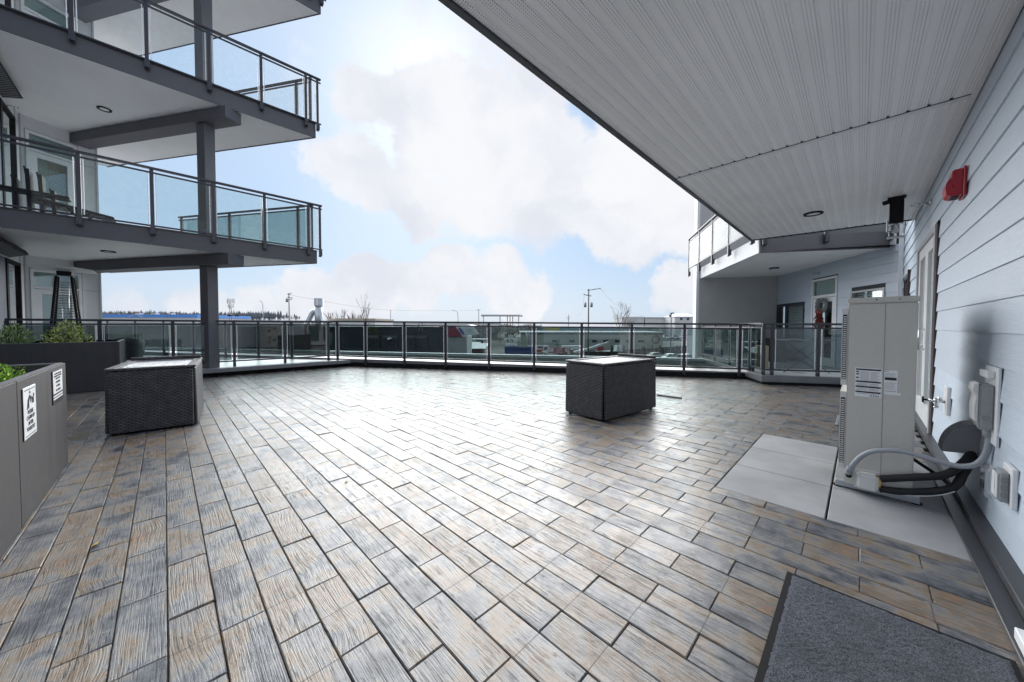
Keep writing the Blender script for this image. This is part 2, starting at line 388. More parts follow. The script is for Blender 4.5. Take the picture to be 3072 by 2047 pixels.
def soffit_mat(name, axis, dots, pitch, c):
    """vented vinyl soffit: rows of small punched holes between the grooves"""
    m, nt, b = newmat(name)
    tc = ND(nt, 'ShaderNodeTexCoord'); s = ND(nt, 'ShaderNodeSeparateXYZ', {0: tc.outputs['Object']})
    n = ND(nt, 'ShaderNodeTexNoise', {'Vector': tc.outputs['Object'], 'Scale': 1.3, 'Detail': 4})
    base = ND(nt, 'ShaderNodeMapRange', {'Value': n.outputs['Fac'], 'From Min': .3, 'From Max': .7, 'To Min': .96, 'To Max': 1.03})
    fac = base.outputs[0]
    if dots:
        a = MA(nt, 'FRACT', MA(nt, 'DIVIDE', s.outputs[0], pitch/7)); bb = MA(nt, 'FRACT', MA(nt, 'DIVIDE', s.outputs[1], pitch/7))
        da = MA(nt, 'SUBTRACT', a, .5); db = MA(nt, 'SUBTRACT', bb, .5)
        r = MA(nt, 'SQRT', MA(nt, 'ADD', MA(nt, 'MULTIPLY', da, da), MA(nt, 'MULTIPLY', db, db)))
        hole = MA(nt, 'LESS_THAN', r, .17)
        lane = MA(nt, 'FRACT', MA(nt, 'DIVIDE', MA(nt, 'ADD', s.outputs[0], .004), pitch))
        ok = MA(nt, 'MULTIPLY', MA(nt, 'GREATER_THAN', lane, .27), MA(nt, 'LESS_THAN', lane, .86))
        fac = MA(nt, 'MULTIPLY', fac, MA(nt, 'SUBTRACT', 1, MA(nt, 'MULTIPLY', MA(nt, 'MULTIPLY', hole, ok), .8)))
    vm = ND(nt, 'ShaderNodeVectorMath', {0: c, 'Scale': fac}, operation='SCALE')
    nt.links.new(vm.outputs[0], b.inputs['Base Color']); b.inputs['Roughness'].default_value = .4
    return m
M['soffit'] = soffit_mat('vented_soffit', 0, True, .1092, (.88, .88, .89))
M['soffit2'] = soffit_mat('plain_soffit', 0, False, .1, (.90, .90, .905))

def paver_mat():
    m, nt, b = newmat('wood_look_pavers')
    tc = ND(nt, 'ShaderNodeTexCoord'); g = ND(nt, 'ShaderNodeNewGeometry'); rnd = g.outputs['Random Per Island']
    P = tc.outputs['Object']
    wn = ND(nt, 'ShaderNodeTexWhiteNoise', {'W': MA(nt, 'MULTIPLY', rnd, 913.7)}, noise_dimensions='1D')
    off = ND(nt, 'ShaderNodeVectorMath', {0: wn.outputs['Color'], 1: (63, 47, 29)}, operation='MULTIPLY')
    v = ND(nt, 'ShaderNodeVectorMath', {0: P, 1: off.outputs[0]}, operation='ADD').outputs[0]
    s = ND(nt, 'ShaderNodeSeparateXYZ', {0: v})
    warp = ND(nt, 'ShaderNodeTexNoise', {'Vector': v, 'Scale': 2.6, 'Detail': 1.5, 'Roughness': .4})
    amp = ND(nt, 'ShaderNodeMapRange', {'Value': MA(nt, 'POWER', wn.outputs['Value'], 2.2), 'To Min': .005, 'To Max': .16})
    yy = MA(nt, 'ADD', s.outputs[1], MA(nt, 'MULTIPLY', warp.outputs['Fac'], amp.outputs[0]))
    cv = ND(nt, 'ShaderNodeCombineXYZ', {0: MA(nt, 'MULTIPLY', s.outputs[0], 5.5), 1: MA(nt, 'MULTIPLY', yy, 175.0)})
    grain = ND(nt, 'ShaderNodeTexNoise', {'Vector': cv.outputs[0], 'Scale': 1, 'Detail': 3, 'Roughness': .55})
    # saw marks across the grain on some pavers
    cs = ND(nt, 'ShaderNodeCombineXYZ', {0: MA(nt, 'MULTIPLY', MA(nt, 'ADD', s.outputs[0], MA(nt, 'MULTIPLY', s.outputs[1], .5)), 95.0), 1: MA(nt, 'MULTIPLY', s.outputs[1], 9.0)})
    saw = ND(nt, 'ShaderNodeTexNoise', {'Vector': cs.outputs[0], 'Scale': 1, 'Detail': 2})
    patch = ND(nt, 'ShaderNodeTexNoise', {'Vector': v, 'Scale': 5, 'Detail': 2})
    sawf = MA(nt, 'MULTIPLY', MA(nt, 'SUBTRACT', patch.outputs['Fac'], .5, clamp=True), 2.2)
    sp = ND(nt, 'ShaderNodeSeparateXYZ', {0: P}); sc_ = ND(nt, 'ShaderNodeSeparateXYZ', {0: wn.outputs['Color']})
    rowc = MA(nt, 'DIVIDE', MA(nt, 'ADD', sp.outputs[1], .0134), .152); fy = MA(nt, 'FRACT', rowc)
    odd = MA(nt, 'MODULO', MA(nt, 'ADD', MA(nt, 'FLOOR', rowc), 1000), 2)
    fx = MA(nt, 'FRACT', MA(nt, 'DIVIDE', MA(nt, 'SUBTRACT', MA(nt, 'ADD', sp.outputs[0], 45.7), MA(nt, 'ADD', MA(nt, 'MULTIPLY', odd, -.233), .251)), .457))
    lx = MA(nt, 'LESS_THAN', MA(nt, 'ABSOLUTE', MA(nt, 'SUBTRACT', fx, .5)), .0045)
    ly_ = MA(nt, 'LESS_THAN', MA(nt, 'ABSOLUTE', MA(nt, 'SUBTRACT', fy, MA(nt, 'ADD', .36, MA(nt, 'MULTIPLY', sc_.outputs[1], .28)))), .011)
    faux = MA(nt, 'MAXIMUM', MA(nt, 'MULTIPLY', lx, MA(nt, 'GREATER_THAN', sc_.outputs[0], .42)), MA(nt, 'MULTIPLY', ly_, MA(nt, 'GREATER_THAN', sc_.outputs[2], .52)))
    h0 = MA(nt, 'MULTIPLY', faux, -1.2)
    h = MA(nt, 'ADD', h0, MA(nt, 'MULTIPLY', ND(nt, 'ShaderNodeMapRange', {'Value': grain.outputs['Fac'], 'From Min': .36, 'From Max': .56}).outputs[0], MA(nt, 'ADD', .2, MA(nt, 'MULTIPLY', sc_.outputs[1], .75))))
    h = MA(nt, 'ADD', h, MA(nt, 'MULTIPLY', saw.outputs['Fac'], sawf))
    # colour: each paver drifts between grey, slate, tan and rust
    tone = ND(nt, 'ShaderNodeTexNoise', {'Vector': v, 'Scale': 5.2, 'Detail': 4, 'Roughness': .6})
    tf = MA(nt, 'ADD', MA(nt, 'SUBTRACT', MA(nt, 'MULTIPLY', tone.outputs['Fac'], 2.0), .345), MA(nt, 'MULTIPLY', MA(nt, 'SUBTRACT', wn.outputs['Value'], .5), .20))
    cr = ND(nt, 'ShaderNodeValToRGB', {'Fac': MA(nt, 'SUBTRACT', tf, .15)})
    e = cr.color_ramp.elements
    e[0].position = .16; e[0].color = col((.040, .043, .056))
    e[1].position = .92; e[1].color = col((.235, .13, .064))
    for p, c_ in ((.33, (.105, .110, .128)), (.47, (.18, .175, .175)), (.58, (.215, .178, .142)), (.70, (.19, .128, .078)), (.80, (.155, .138, .118))):
        k = e.new(p); k.color = col(c_)
    crev = ND(nt, 'ShaderNodeMapRange', {'Value': grain.outputs['Fac'], 'From Min': .34, 'From Max': .45, 'To Min': .2, 'To Max': 1})
    fine = ND(nt, 'ShaderNodeTexNoise', {'Vector': P, 'Scale': 150, 'Detail': 4, 'Roughness': .65})
    ck = ND(nt, 'ShaderNodeCombineXYZ', {0: MA(nt, 'MULTIPLY', s.outputs[0], 2.4), 1: MA(nt, 'MULTIPLY', yy, 82.0), 2: sc_.outputs[0]})
    cn = ND(nt, 'ShaderNodeTexNoise', {'Vector': ck.outputs[0], 'Scale': 1, 'Detail': 2.5, 'Roughness': .6})
    brk = ND(nt, 'ShaderNodeTexNoise', {'Vector': v, 'Scale': 9, 'Detail': 4})
    wid = ND(nt, 'ShaderNodeMapRange', {'Value': brk.outputs['Fac'], 'From Min': .40, 'From Max': .68, 'To Min': .0, 'To Max': .021})
    crack = MA(nt, 'LESS_THAN', MA(nt, 'ABSOLUTE', MA(nt, 'SUBTRACT', cn.outputs['Fac'], .5)), wid.outputs[0])
    h = MA(nt, 'SUBTRACT', h, MA(nt, 'MULTIPLY', crack, .9))
    ff = ND(nt, 'ShaderNodeMapRange', {'Value': fine.outputs['Fac'], 'From Min': .3, 'From Max': .7, 'To Min': .82, 'To Max': 1.12})
    vm = ND(nt, 'ShaderNodeVectorMath', {0: cr.outputs[0], 'Scale': MA(nt, 'MULTIPLY', MA(nt, 'MULTIPLY', crev.outputs[0], ff.outputs[0]), MA(nt, 'SUBTRACT', 1, MA(nt, 'MULTIPLY', MA(nt, 'MAXIMUM', faux, crack), .72)))}, operation='SCALE')
    nt.links.new(vm.outputs[0], b.inputs['Base Color'])
    wet = ND(nt, 'ShaderNodeTexNoise', {'Vector': P, 'Scale': .9, 'Detail': 5})
    ro = ND(nt, 'ShaderNodeMapRange', {'Value': wet.outputs['Fac'], 'From Min': .35, 'From Max': .65, 'To Min': .22, 'To Max': .42})
    nt.links.new(ro.outputs[0], b.inputs['Roughness'])
    nt.links.new(MA(nt, 'SUBTRACT', 1, MA(nt, 'MULTIPLY', MA(nt, 'MAXIMUM', crack, faux), .85)), b.inputs['Coat Weight'])
    b.inputs['IOR'].default_value = 1.5; b.inputs['Coat Roughness'].default_value = .27; b.inputs['Coat IOR'].default_value = 1.5
    bp = ND(nt, 'ShaderNodeBump', {'Height': h, 'Strength': .42, 'Distance': .0026})
    bp2 = ND(nt, 'ShaderNodeBump', {'Height': fine.outputs['Fac'], 'Strength': .34, 'Distance': .002, 'Normal': bp.outputs[0]})
    nt.links.new(bp2.outputs[0], b.inputs['Normal']); nt.links.new(bp2.outputs[0], b.inputs['Coat Normal'])
    return m
M['paver'] = paver_mat()

def wicker_mat():
    m, nt, b = newmat('dark_resin_wicker')
    tc = ND(nt, 'ShaderNodeTexCoord'); s = ND(nt, 'ShaderNodeSeparateXYZ', {0: tc.outputs['Object']})
    u = MA(nt, 'ADD', s.outputs[0], s.outputs[1]); vz = MA(nt, 'DIVIDE', s.outputs[2], .019)
    row = MA(nt, 'FLOOR', vz); par = MA(nt, 'MULTIPLY', MA(nt, 'MODULO', row, 2), math.pi)
    wv = MA(nt, 'SINE', MA(nt, 'ADD', MA(nt, 'MULTIPLY', u, math.pi/.058), MA(nt, 'MULTIPLY', par, .5)))
    prof = MA(nt, 'SINE', MA(nt, 'MULTIPLY', MA(nt, 'FRACT', vz), math.pi))
    h = MA(nt, 'MULTIPLY', prof, MA(nt, 'ADD', .12, MA(nt, 'MULTIPLY', MA(nt, 'POWER', MA(nt, 'ABSOLUTE', wv), .6), .88)))
    n = ND(nt, 'ShaderNodeTexNoise', {'Vector': tc.outputs['Object'], 'Scale': 14, 'Detail': 4})
    cr = ND(nt, 'ShaderNodeMix', {'Factor': h, 'A': col((.012, .012, .014)), 'B': col((.105, .102, .110))}, data_type='RGBA')
    mr = ND(nt, 'ShaderNodeMapRange', {'Value': n.outputs['Fac'], 'From Min': .3, 'From Max': .7, 'To Min': .7, 'To Max': 1.3})
    vm = ND(nt, 'ShaderNodeVectorMath', {0: cr.outputs['Result'], 'Scale': mr.outputs[0]}, operation='SCALE')
    nt.links.new(vm.outputs[0], b.inputs['Base Color']); b.inputs['Roughness'].default_value = .42; b.inputs['Specular IOR Level'].default_value = .28
    bp = ND(nt, 'ShaderNodeBump', {'Height': h, 'Strength': .9, 'Distance': .006}); nt.links.new(bp.outputs[0], b.inputs['Normal'])
    return m
M['wicker'] = wicker_mat()
def wetglass_mat():
    m, nt, b = newmat('rain_spotted_table_glass')
    tc = ND(nt, 'ShaderNodeTexCoord')
    vo = ND(nt, 'ShaderNodeTexVoronoi', {'Vector': tc.outputs['Object'], 'Scale': 46, 'Randomness': 1})
    h = ND(nt, 'ShaderNodeMapRange', {'Value': vo.outputs['Distance'], 'From Min': .1, 'From Max': .5, 'To Min': 1, 'To Max': 0})
    b.inputs['Base Color'].default_value = (.20, .21, .235, 1); b.inputs['Roughness'].default_value = .22; b.inputs['IOR'].default_value = 1.8
    bp = ND(nt, 'ShaderNodeBump', {'Height': h.outputs[0], 'Strength': .9, 'Distance': .006}); nt.links.new(bp.outputs[0], b.inputs['Normal'])
    return m
M['wetglass'] = wetglass_mat()
def matcarpet():
    m, nt, b = newmat('ribbed_entrance_carpet')
    tc = ND(nt, 'ShaderNodeTexCoord')
    n = ND(nt, 'ShaderNodeTexNoise', {'Vector': tc.outputs['Object'], 'Scale': 230, 'Detail': 3, 'Roughness': .8})
    n2 = ND(nt, 'ShaderNodeTexNoise', {'Vector': tc.outputs['Object'], 'Scale': 5, 'Detail': 4})
    cr = ND(nt, 'ShaderNodeValToRGB', {'Fac': n.outputs['Fac']}); e = cr.color_ramp.elements
    e[0].position = .38; e[0].color = col((.013, .015, .020)); e[1].position = .70; e[1].color = col((.20, .22, .265))
    mr = ND(nt, 'ShaderNodeMapRange', {'Value': n2.outputs['Fac'], 'From Min': .3, 'From Max': .7, 'To Min': .75, 'To Max': 1.2})
    vm = ND(nt, 'ShaderNodeVectorMath', {0: cr.outputs[0], 'Scale': mr.outputs[0]}, operation='SCALE')
    nt.links.new(vm.outputs[0], b.inputs['Base Color']); b.inputs['Roughness'].default_value = .95
    bp = ND(nt, 'ShaderNodeBump', {'Height': n.outputs['Fac'], 'Strength': 1, 'Distance': .006}); nt.links.new(bp.outputs[0], b.inputs['Normal'])
    return m
M['carpet'] = matcarpet()

# ================================================================== ground, podium and deck
g = MB()
NG = 24
for i in range(NG):
    for j in range(NG):
        pass
g.add([(-6000, -6000, GZ), (6000, -6000, GZ), (6000, 6000, GZ), (-6000, 6000, GZ)], [(0, 1, 2, 3)])
M['ground'] = mat('gravel_and_asphalt', (.085, .085, .083), .85, 0, .35, .05, .2, 3)
struct('ground', g, M['ground'])

RB_C = (-11.05, .52, -2.7)
pod = MB(); pod.prism([E(-30, 3.3, 0)[:2], (-40, -8), (14, -8), E(24, 3.3, 0)[:2]], GZ-.5, -.06)
M['pod'] = mat('podium_wall', (.22, .22, .23), .8, 0, .15, .5)
struct('podium', pod, M['pod'])
db = MB(); db.prism([(-11.2, -7.9), (.57, -7.9), (.57, 10.4), E(10.6, .05, 0)[:2], E(-.4, .05, 0)[:2], (-11.2, 3.6)], -.058, -.03)
M['joint'] = mat('dark_joint_sand', (.035, .033, .031), .8, 0, .3, 30)
struct('deck_base', db, M['joint'])

def deck():
    mb = MB(); RW, RL, g_ = .152, .457, .0018
    SL = (-.775, .43, 2.985, 4.865)                   # opening filled with concrete slabs
    def nE(x, y): return (Vector((x, y, 0))-P0).dot(DN)
    def put(x0, x1, y0, y1):
        x0 += .0011; x1 -= .0011; y0 += g_; y1 -= g_
        if x1-x0 < .02 or y1-y0 < .012: return
        dz = random.gauss(0, .0011); tx = random.gauss(0, .0012); ty = random.gauss(0, .0006); b = .0035
        zz = lambda sx, sy, d: dz+sx*tx+sy*ty-d
        xs = ((x0, y0, -1, -1), (x1, y0, 1, -1), (x1, y1, 1, 1), (x0, y1, -1, 1))
        vs = [(x, y, -.029) for x, y, _, _ in xs] + [(x, y, zz(sx, sy, .0045)) for x, y, sx, sy in xs] + \
             [(x-sx*b, y-sy*b, zz(sx, sy, 0)) for x, y, sx, sy in xs]
        fs = [(i, (i+1) % 4, 4+(i+1) % 4, 4+i) for i in range(4)] + [(4+i, 4+(i+1) % 4, 8+(i+1) % 4, 8+i) for i in range(4)] + [(8, 9, 10, 11)]
        mb.add(vs, fs)
    for j in range(-50, 68):
        y0 = -.0134+j*RW; y1 = y0+RW; o = .018 if j % 2 else .251
        wob = .004*math.sin(j*.9)
        for i in range(-26, 3):
            x0 = o+i*RL+wob; x1 = x0+RL; cx, cy_ = (x0+x1)/2, (y0+y1)/2
            if x1 > .50: x1 = .50
            if x1-x0 < .03 or x0 < -11.3 or nE(cx, cy_) > .12: continue
            if cx < -10.9 and cy_ > 3.2: pass
            if x1 > SL[0] and x0 < SL[1] and y1 > SL[2] and y0 < SL[3]:
                if x0 < SL[0]: put(x0, SL[0], y0, y1)
                a0 = max(x0, SL[0])
                if y0 < SL[2]: put(a0, x1, y0, SL[2])
                if y1 > SL[3]: put(a0, x1, SL[3], y1)
                continue
            put(x0, x1, y0, y1)
    return mb
struct('deck_paving', deck(), M['paver'])
sl = MB()
for (x0, x1) in ((-.77, -.137), (-.130, .50)):
    n = 3 if x0 < -.5 else 3
    for k in range(n):
        y0 = 2.99+k*.625
        s0 = len(sl.v); b = .004
        sl.box(x0+.002, x1-.002, y0+.002, y0+.621, -.029, .0)
struct('concrete_pad', sl, M['slab'], .004)

# kerb along the open side, roof edge beyond it
kb = MB(); kb.box(-11.2, 10.3, .04, .5, -.03, .125, E)
def zk(s): return .03-.0073*s
struct('kerb_base', kb, M['black'])
kc = MB()
kc.hexa([E(-11.2, .036, .125), E(10.3, .036, .125), E(10.3, .55, .125), E(-11.2, .55, .125)],
        [E(-11.2, .036, .2+zk(-11)), E(10.3, .036, .2+zk(10)), E(10.3, .55, .2+zk(10)), E(-11.2, .55, .2+zk(-11))])
struct('kerb_cap', kc, M['kerbcap'], .006)
rm = MB(); rm.box(-30, 24, .55, 3.1, -.05, .10, E); struct('podium_roof', rm, M['membrane'])
re_ = MB(); re_.box(-30, 24, 3.1, 3.3, -.3, .19, E); tag(obj('roof_edge_flashing', re_, M['white']), kind='structure')

# raised patio floors on both sides
M['patio'] = mat('patio_deck_coating', (.42, .44, .44), .3, 0, .12, 2, .05, 200)
pl_ = MB(); pl_.prism([(-10.98, -6), (-10.98, 3.9), E(-.6, .03, 0)[:2], E(-11, .03, 0)[:2], (-22, -6)], .095, .185); 
struct('patio_floor', pl_, M['patio'])
pb = MB(); pb.prism([(-11.05, -6), (-11.05, 3.86), (-11.4, 3.6), (-11.6, -6)], -.03, .094); struct('patio_kerb_base', pb, M['black'])
pc = MB(); pc.box(-11.15, -10.88, -6, 3.97, .10, .2); struct('patio_kerb', pc, M['kerbcap'], .006)
KA = Vector((-1.46, 8.93, 0))
def KP(t, o, z): return KA + DE*t + DN*o + Vector((0, 0, z))
pr = MB(); pr.prism([KP(.03, .03, 0)[:2], KP(2.35, .03, 0)[:2], WP(0, 0, 0)[:2], WP(4.85, 0, 0)[:2], KP(.03, 5.0, 0)[:2]], .07, .185)
struct('patio_floor', pr, M['patio'])
pk = MB(); pk.box(0, 2.4, 0, .12, .06, .2, KP); pk.box(0, .12, .12, 5.0, .06, .2, KP); struct('patio_kerb', pk, M['kerbcap'], .006)
pq = MB(); pq.box(.04, 2.4, .04, .1, -.03, .059, KP); pq.box(.04, .1, .1, 5, -.03, .059, KP); struct('patio_kerb_base', pq, M['black'])

# ================================================================== apartment wing with the soffit (right)
rb = thing('apartment_building', 'apartment wing at right with pale lap siding under a vented white soffit', 'building', (.575, 4, 0))
def lap(parent, name, mtl, fn, a0, a1, z0, z1, holes, ph=.017, ex=.1975, out=.014):
    """lapped planks, butted round the openings; fn(a, o, z): along, out of the wall, up"""
    mb = MB(); k = math.floor((z0-ph)/ex)
    while ph+k*ex < z1:
        zb, zt = max(z0, ph+k*ex), min(z1, ph+(k+1)*ex+.012); k += 1
        spans = [(a0, a1)]
        for (h0, h1, g0, g1) in holes:
            if g1 > zb+.06 and g0 < zt-.06:
                ns = []
                for (p, q) in spans:
                    if h1 <= p or h0 >= q: ns.append((p, q)); continue
                    if h0 > p: ns.append((p, h0))
                    if h1 < q: ns.append((h1, q))
                spans = ns
        for (p, q) in spans:
            mb.add([fn(p, 0, zb), fn(q, 0, zb), fn(q, out, zb), fn(p, out, zb), fn(p, 0, zt), fn(q, 0, zt), fn(q, .002, zt), fn(p, .002, zt)],
                   [(0, 3, 2, 1), (3, 7, 6, 2), (4, 5, 6, 7), (0, 4, 7, 3), (1, 2, 6, 5), (0, 1, 5, 4)])
    return obj(name, mb, mtl, parent)
def WR(a, o, z): return Vector((.585-o, a, z))       # deck wall: along +Y, out to -X
DOOR = (5.90, 7.62, 0, 2.36); WIN = (9.0, 9.75, 1.0, 2.12)
lap(rb, 'wall', M['lap'], WR, -7.5, 10.36, .05, 3.2, [DOOR, WIN])
bk = MB(); bk.box(.586, 3.5, -7.5, 5.9, 0, 6.2); bk.box(.586, 3.5, 7.62, 10.3, 0, 6.2); bk.box(.586, 3.5, 5.9, 7.62, 2.36, 6.2); bk.box(.9, 3.5, 5.9, 7.62, 0, 2.36)
obj('inner_wall', bk, M['panel'], rb)
# wall base flashing
fl = MB(); fl.box(.505, .574, -7, 10.2, .0, .062); fl.box(.44, .505, -7, 5.2, -.01, .018); obj('base_flashing', fl, M['char'], rb, .003)
cs = MB(); cs.box(.47, .574, 1.6, 2.30, .064, 2.2); cs.box(.45, .574, 1.6, 2.34, .019, .063); obj('door_casing', cs, M['white'], rb, .003)
# vented soffit with grooves running along the building
def soffit():
    mb = MB(); z = 2.962; x = -1.548; p = .1092; prof = []
    x0 = .0042-.1092*15
    k = 0
    while x0+k*p < .575:
        a = x0+k*p
        for dx, dz in ((0, 0), (.005, .008), (.016, .008), (.021, 0)):
            xx = a+dx
            if -1.56 < xx < .573: prof.append((xx, z+dz))
        k += 1
    prof = [(-1.56, z)] + prof + [(.573, z)]
    def yend(x): return 8.34 + (x+1.56)/2.135*.2
    for ya, yb in ((-7.5, 4.26), (4.32, None)):
        vs = [(x, ya, zz) for x, zz in prof] + [(x, yb if yb else yend(x), zz) for x, zz in prof]; n = len(prof)
        mb.add(vs, [(i, i+1, n+i+1, n+i) for i in range(n-1)])
    return mb
obj('soffit', soffit(), M['soffit'], rb)
rs = MB(); rs.prism([(-1.57, -7.5), (.574, -7.5), (.574, 8.53), (-1.57, 8.33)], 2.985, 3.28); obj('canopy_light_block', rs, M['char'], rb)  # unseen slab over the soffit, added to block light from above
fa = MB(); fa.box(-1.605, -1.561, -7.5, 8.36, 2.945, 3.3); 
fa.hexa([(-1.561, 8.345, 2.945), (.574, 8.545, 2.945), (.574, 8.58, 2.945), (-1.561, 8.38, 2.945)], [(-1.561, 8.345, 3.3), (.574, 8.545, 3.3), (.574, 8.58, 3.3), (-1.561, 8.38, 3.3)])
obj('fascia', fa, M['rail'], rb, .004)
st = MB(); st.box(-1.555, .573, 4.262, 4.318, 2.952, 2.964); obj('soffit_joint', st, M['white'], rb, .002)
sk_ = MB(); sk_.box(-1.555, .573, 4.258, 4.2615, 2.9585, 2.964); obj('joint_shadow_gap', sk_, M['black'], rb)
k = 0
while .0042-.1092*14+k*.1092 < .56:
    a = .0042-.1092*14+k*.1092; k += 1
    sk_ = MB(); sk_.box(a+.001, a+.017, 4.243, 4.2575, 2.9565, 2.9645); obj('groove_end', sk_, M['black'], rb)
jt = MB(); jt.box(.545, .574, -7.5, 8.5, 2.935, 2.9615); obj('wall_moulding', jt, M['white'], rb, .002)

# double door in the deck wall
dr = MB()
y0, y1 = DOOR[0]+.02, DOOR[1]-.02
dr.box(.545, .70, y0, y0+.06, .02, 2.34); dr.box(.545, .70, y1-.06, y1, .02, 2.34); dr.box(.545, .70, y0+.06, y1-.06, 2.28, 2.34); dr.box(.52, .70, y0, y1, -.02, .02)
df = obj('door', dr, M['winframe'], rb, .003)
ym = (y0+y1)/2
for (a, b_) in ((y0+.065, ym-.004), (ym+.004, y1-.065)):
    lf = MB(); lf.box(.565, .61, a, a+.12, .03, 2.275); lf.box(.565, .61, b_-.12, b_, .03, 2.275)
    lf.box(.565, .61, a+.12, b_-.12, .03, .28); lf.box(.565, .61, a+.12, b_-.12, 2.14, 2.275); obj('door_leaf', lf, M['whitemetal'], df, .003)
    pn = MB(); pn.box(.584, .592, a+.12, b_-.12, .28, 2.14); obj('pane', pn, M['pane'], df)
    bl = MB()
    for q in range(60): bl.box(.625, .632, a+.13, b_-.13, .3+q*.0305, .3+q*.0305+.019)
    obj('blind', bl, M['blind'], df)
hd = MB(); hd.tube([(.565, ym-.07, .95), (.52, ym-.07, .95), (.52, ym-.07, 1.2), (.565, ym-.07, 1.2)], .011); obj('handle', hd, M['chrome'], df); hd = MB(); hd.tube([(.565, ym+.07, 1.0), (.515, ym+.07, 1.0), (.515, ym+.16, 1.0)], .011)
obj('handle', hd, M['chrome'], df)
dk = MB(); dk.box(.70, .895, DOOR[0]+.01, DOOR[1]-.01, 0, 2.34); 
jm = MB(); jm.box(.562, .584, DOOR[0]-.012, DOOR[0]+.02, .02, 2.36); jm.box(.562, .584, DOOR[0]-.012, DOOR[1], 2.342, 2.372); obj('door_flashing', jm, M['brush'], rb)
# small window beyond the door
wf = MB()
for (a, b_, c_, d_) in ((WIN[0], WIN[0]+.05, WIN[2], WIN[3]), (WIN[1]-.05, WIN[1], WIN[2], WIN[3]), (WIN[0]+.05, WIN[1]-.05, WIN[3]-.05, WIN[3]), (WIN[0]+.05, WIN[1]-.05, WIN[2], WIN[2]+.05), (9.35, 9.39, WIN[2]+.05, WIN[3]-.05)):
    wf.box(.55, .63, a, b_, c_, d_)
wo = obj('window', wf, M['rail'], rb)
pn = MB(); pn.box(.59, .596, WIN[0]+.05, WIN[1]-.05, WIN[2]+.05, WIN[3]-.05); obj('pane', pn, M['pane'], wo)
rt = MB(); rt.box(.545, .583, WIN[0]-.09, WIN[0]-.002, 1.0, 2.2); obj('window_trim', rt, M['brush'], rb)
cb = MB(); cb.box(.505, .57, 10.30, 10.36, .05, 6); obj('corner_board', cb, M['white'], rb)

# patio bay: lap-sided wall, greige panel wall, balcony above
PD = (1.66, 2.68, .19, 2.50); PW = (3.02, 4.70, .80, 1.90); PW2 = (.22, 1.19, .9, 2.05)
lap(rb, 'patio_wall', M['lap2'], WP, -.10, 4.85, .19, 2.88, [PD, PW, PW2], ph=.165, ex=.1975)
pbk = MB(); 
def WPi(t, o, z): return WP(t, -o, z)
HO = [PD, PW, PW2]
pbk.box(0, .22, .004, .25, .19, 6, WPi); pbk.box(1.19, 1.66, .004, .25, .19, 6, WPi); pbk.box(2.68, 3.02, .004, .25, .19, 6, WPi); pbk.box(4.70, 4.85, .004, .25, .19, 6, WPi)
for h in HO:
    pbk.box(h[0], h[1], .004, .25, h[3], 6, WPi)
    if h[2] > .3: pbk.box(h[0], h[1], .004, .25, .19, h[2], WPi)
    pbk.box(h[0], h[1], .30, .33, .19, h[3], WPi)
obj('patio_inner_wall', pbk, M['dark_room'], rb)
bw = MB(); bw.box(-2.33, 0, 0, .28, .0, 6.3, WB); obj('panel_wall', bw, M['beige'], rb)
tr = MB(); tr.box(-2.42, -2.331, -.03, .3, -.3, 6.3, WB); obj('corner_trim', tr, M['white'], rb)
sm = MB(); sm.box(-2.33, -.02, -.008, -.001, 2.545, 2.56, WB); sm.box(-2.30, -2.285, -.008, -.001, .2, 6, WB); sm.box(-.05, -.035, -.009, -.001, .2, 2.84, WB); obj('panel_joint', sm, M['char'], rb)
it = MB(); it.box(4.83, 4.87, .0, .05, .19, 2.84, WP); obj('corner_board', it, M['kerbcap'], rb)
# patio door with transom
d = MB()
a, b_, c_, e_ = PD
for q in ((a, a+.055, c_, e_), (b_-.055, b_, c_, e_), (a+.055, b_-.055, e_-.055, e_), (a+.055, b_-.055, 1.99, 2.06)): d.box(q[0], q[1], -.04, .03, q[2], q[3], WP)
pdoor = obj('patio_door', d, M['whitemetal'], rb, .003)
l2 = MB(); a2, b2 = a+.06, b_-.06
for q in ((a2, a2+.13, .2, 1.985), (b2-.13, b2, .2, 1.985), (a2+.13, b2-.13, 1.87, 1.985), (a2+.13, b2-.13, .2, .42)): l2.box(q[0], q[1], -.03, .012, q[2], q[3], WP)
obj('door_leaf', l2, M['whitemetal'], pdoor, .003)
p2 = MB(); p2.box(a2+.13, b2-.13, -.015, -.008, .42, 1.87, WP); p2.box(a+.055, b_-.055, -.015, -.008, 2.06, e_-.055, WP); obj('pane', p2, M['pane'], pdoor)
tb = MB(); tb.box(a+.06, b_-.06, -.06, -.05, 2.06, e_-.06, WP); obj('transom_shade', tb, M['blind'], pdoor)
hh = MB(); hh.cyl(WP(b2-.06, .012, 1.15), WP(b2-.06, .06, 1.15), .022); obj('handle', hh, M['chrome'], pdoor); hh = MB(); hh.cyl(WP(b2-.06, .012, 1.3), WP(b2-.06, .035, 1.3), .024); obj('deadbolt', hh, M['chrome'], pdoor)
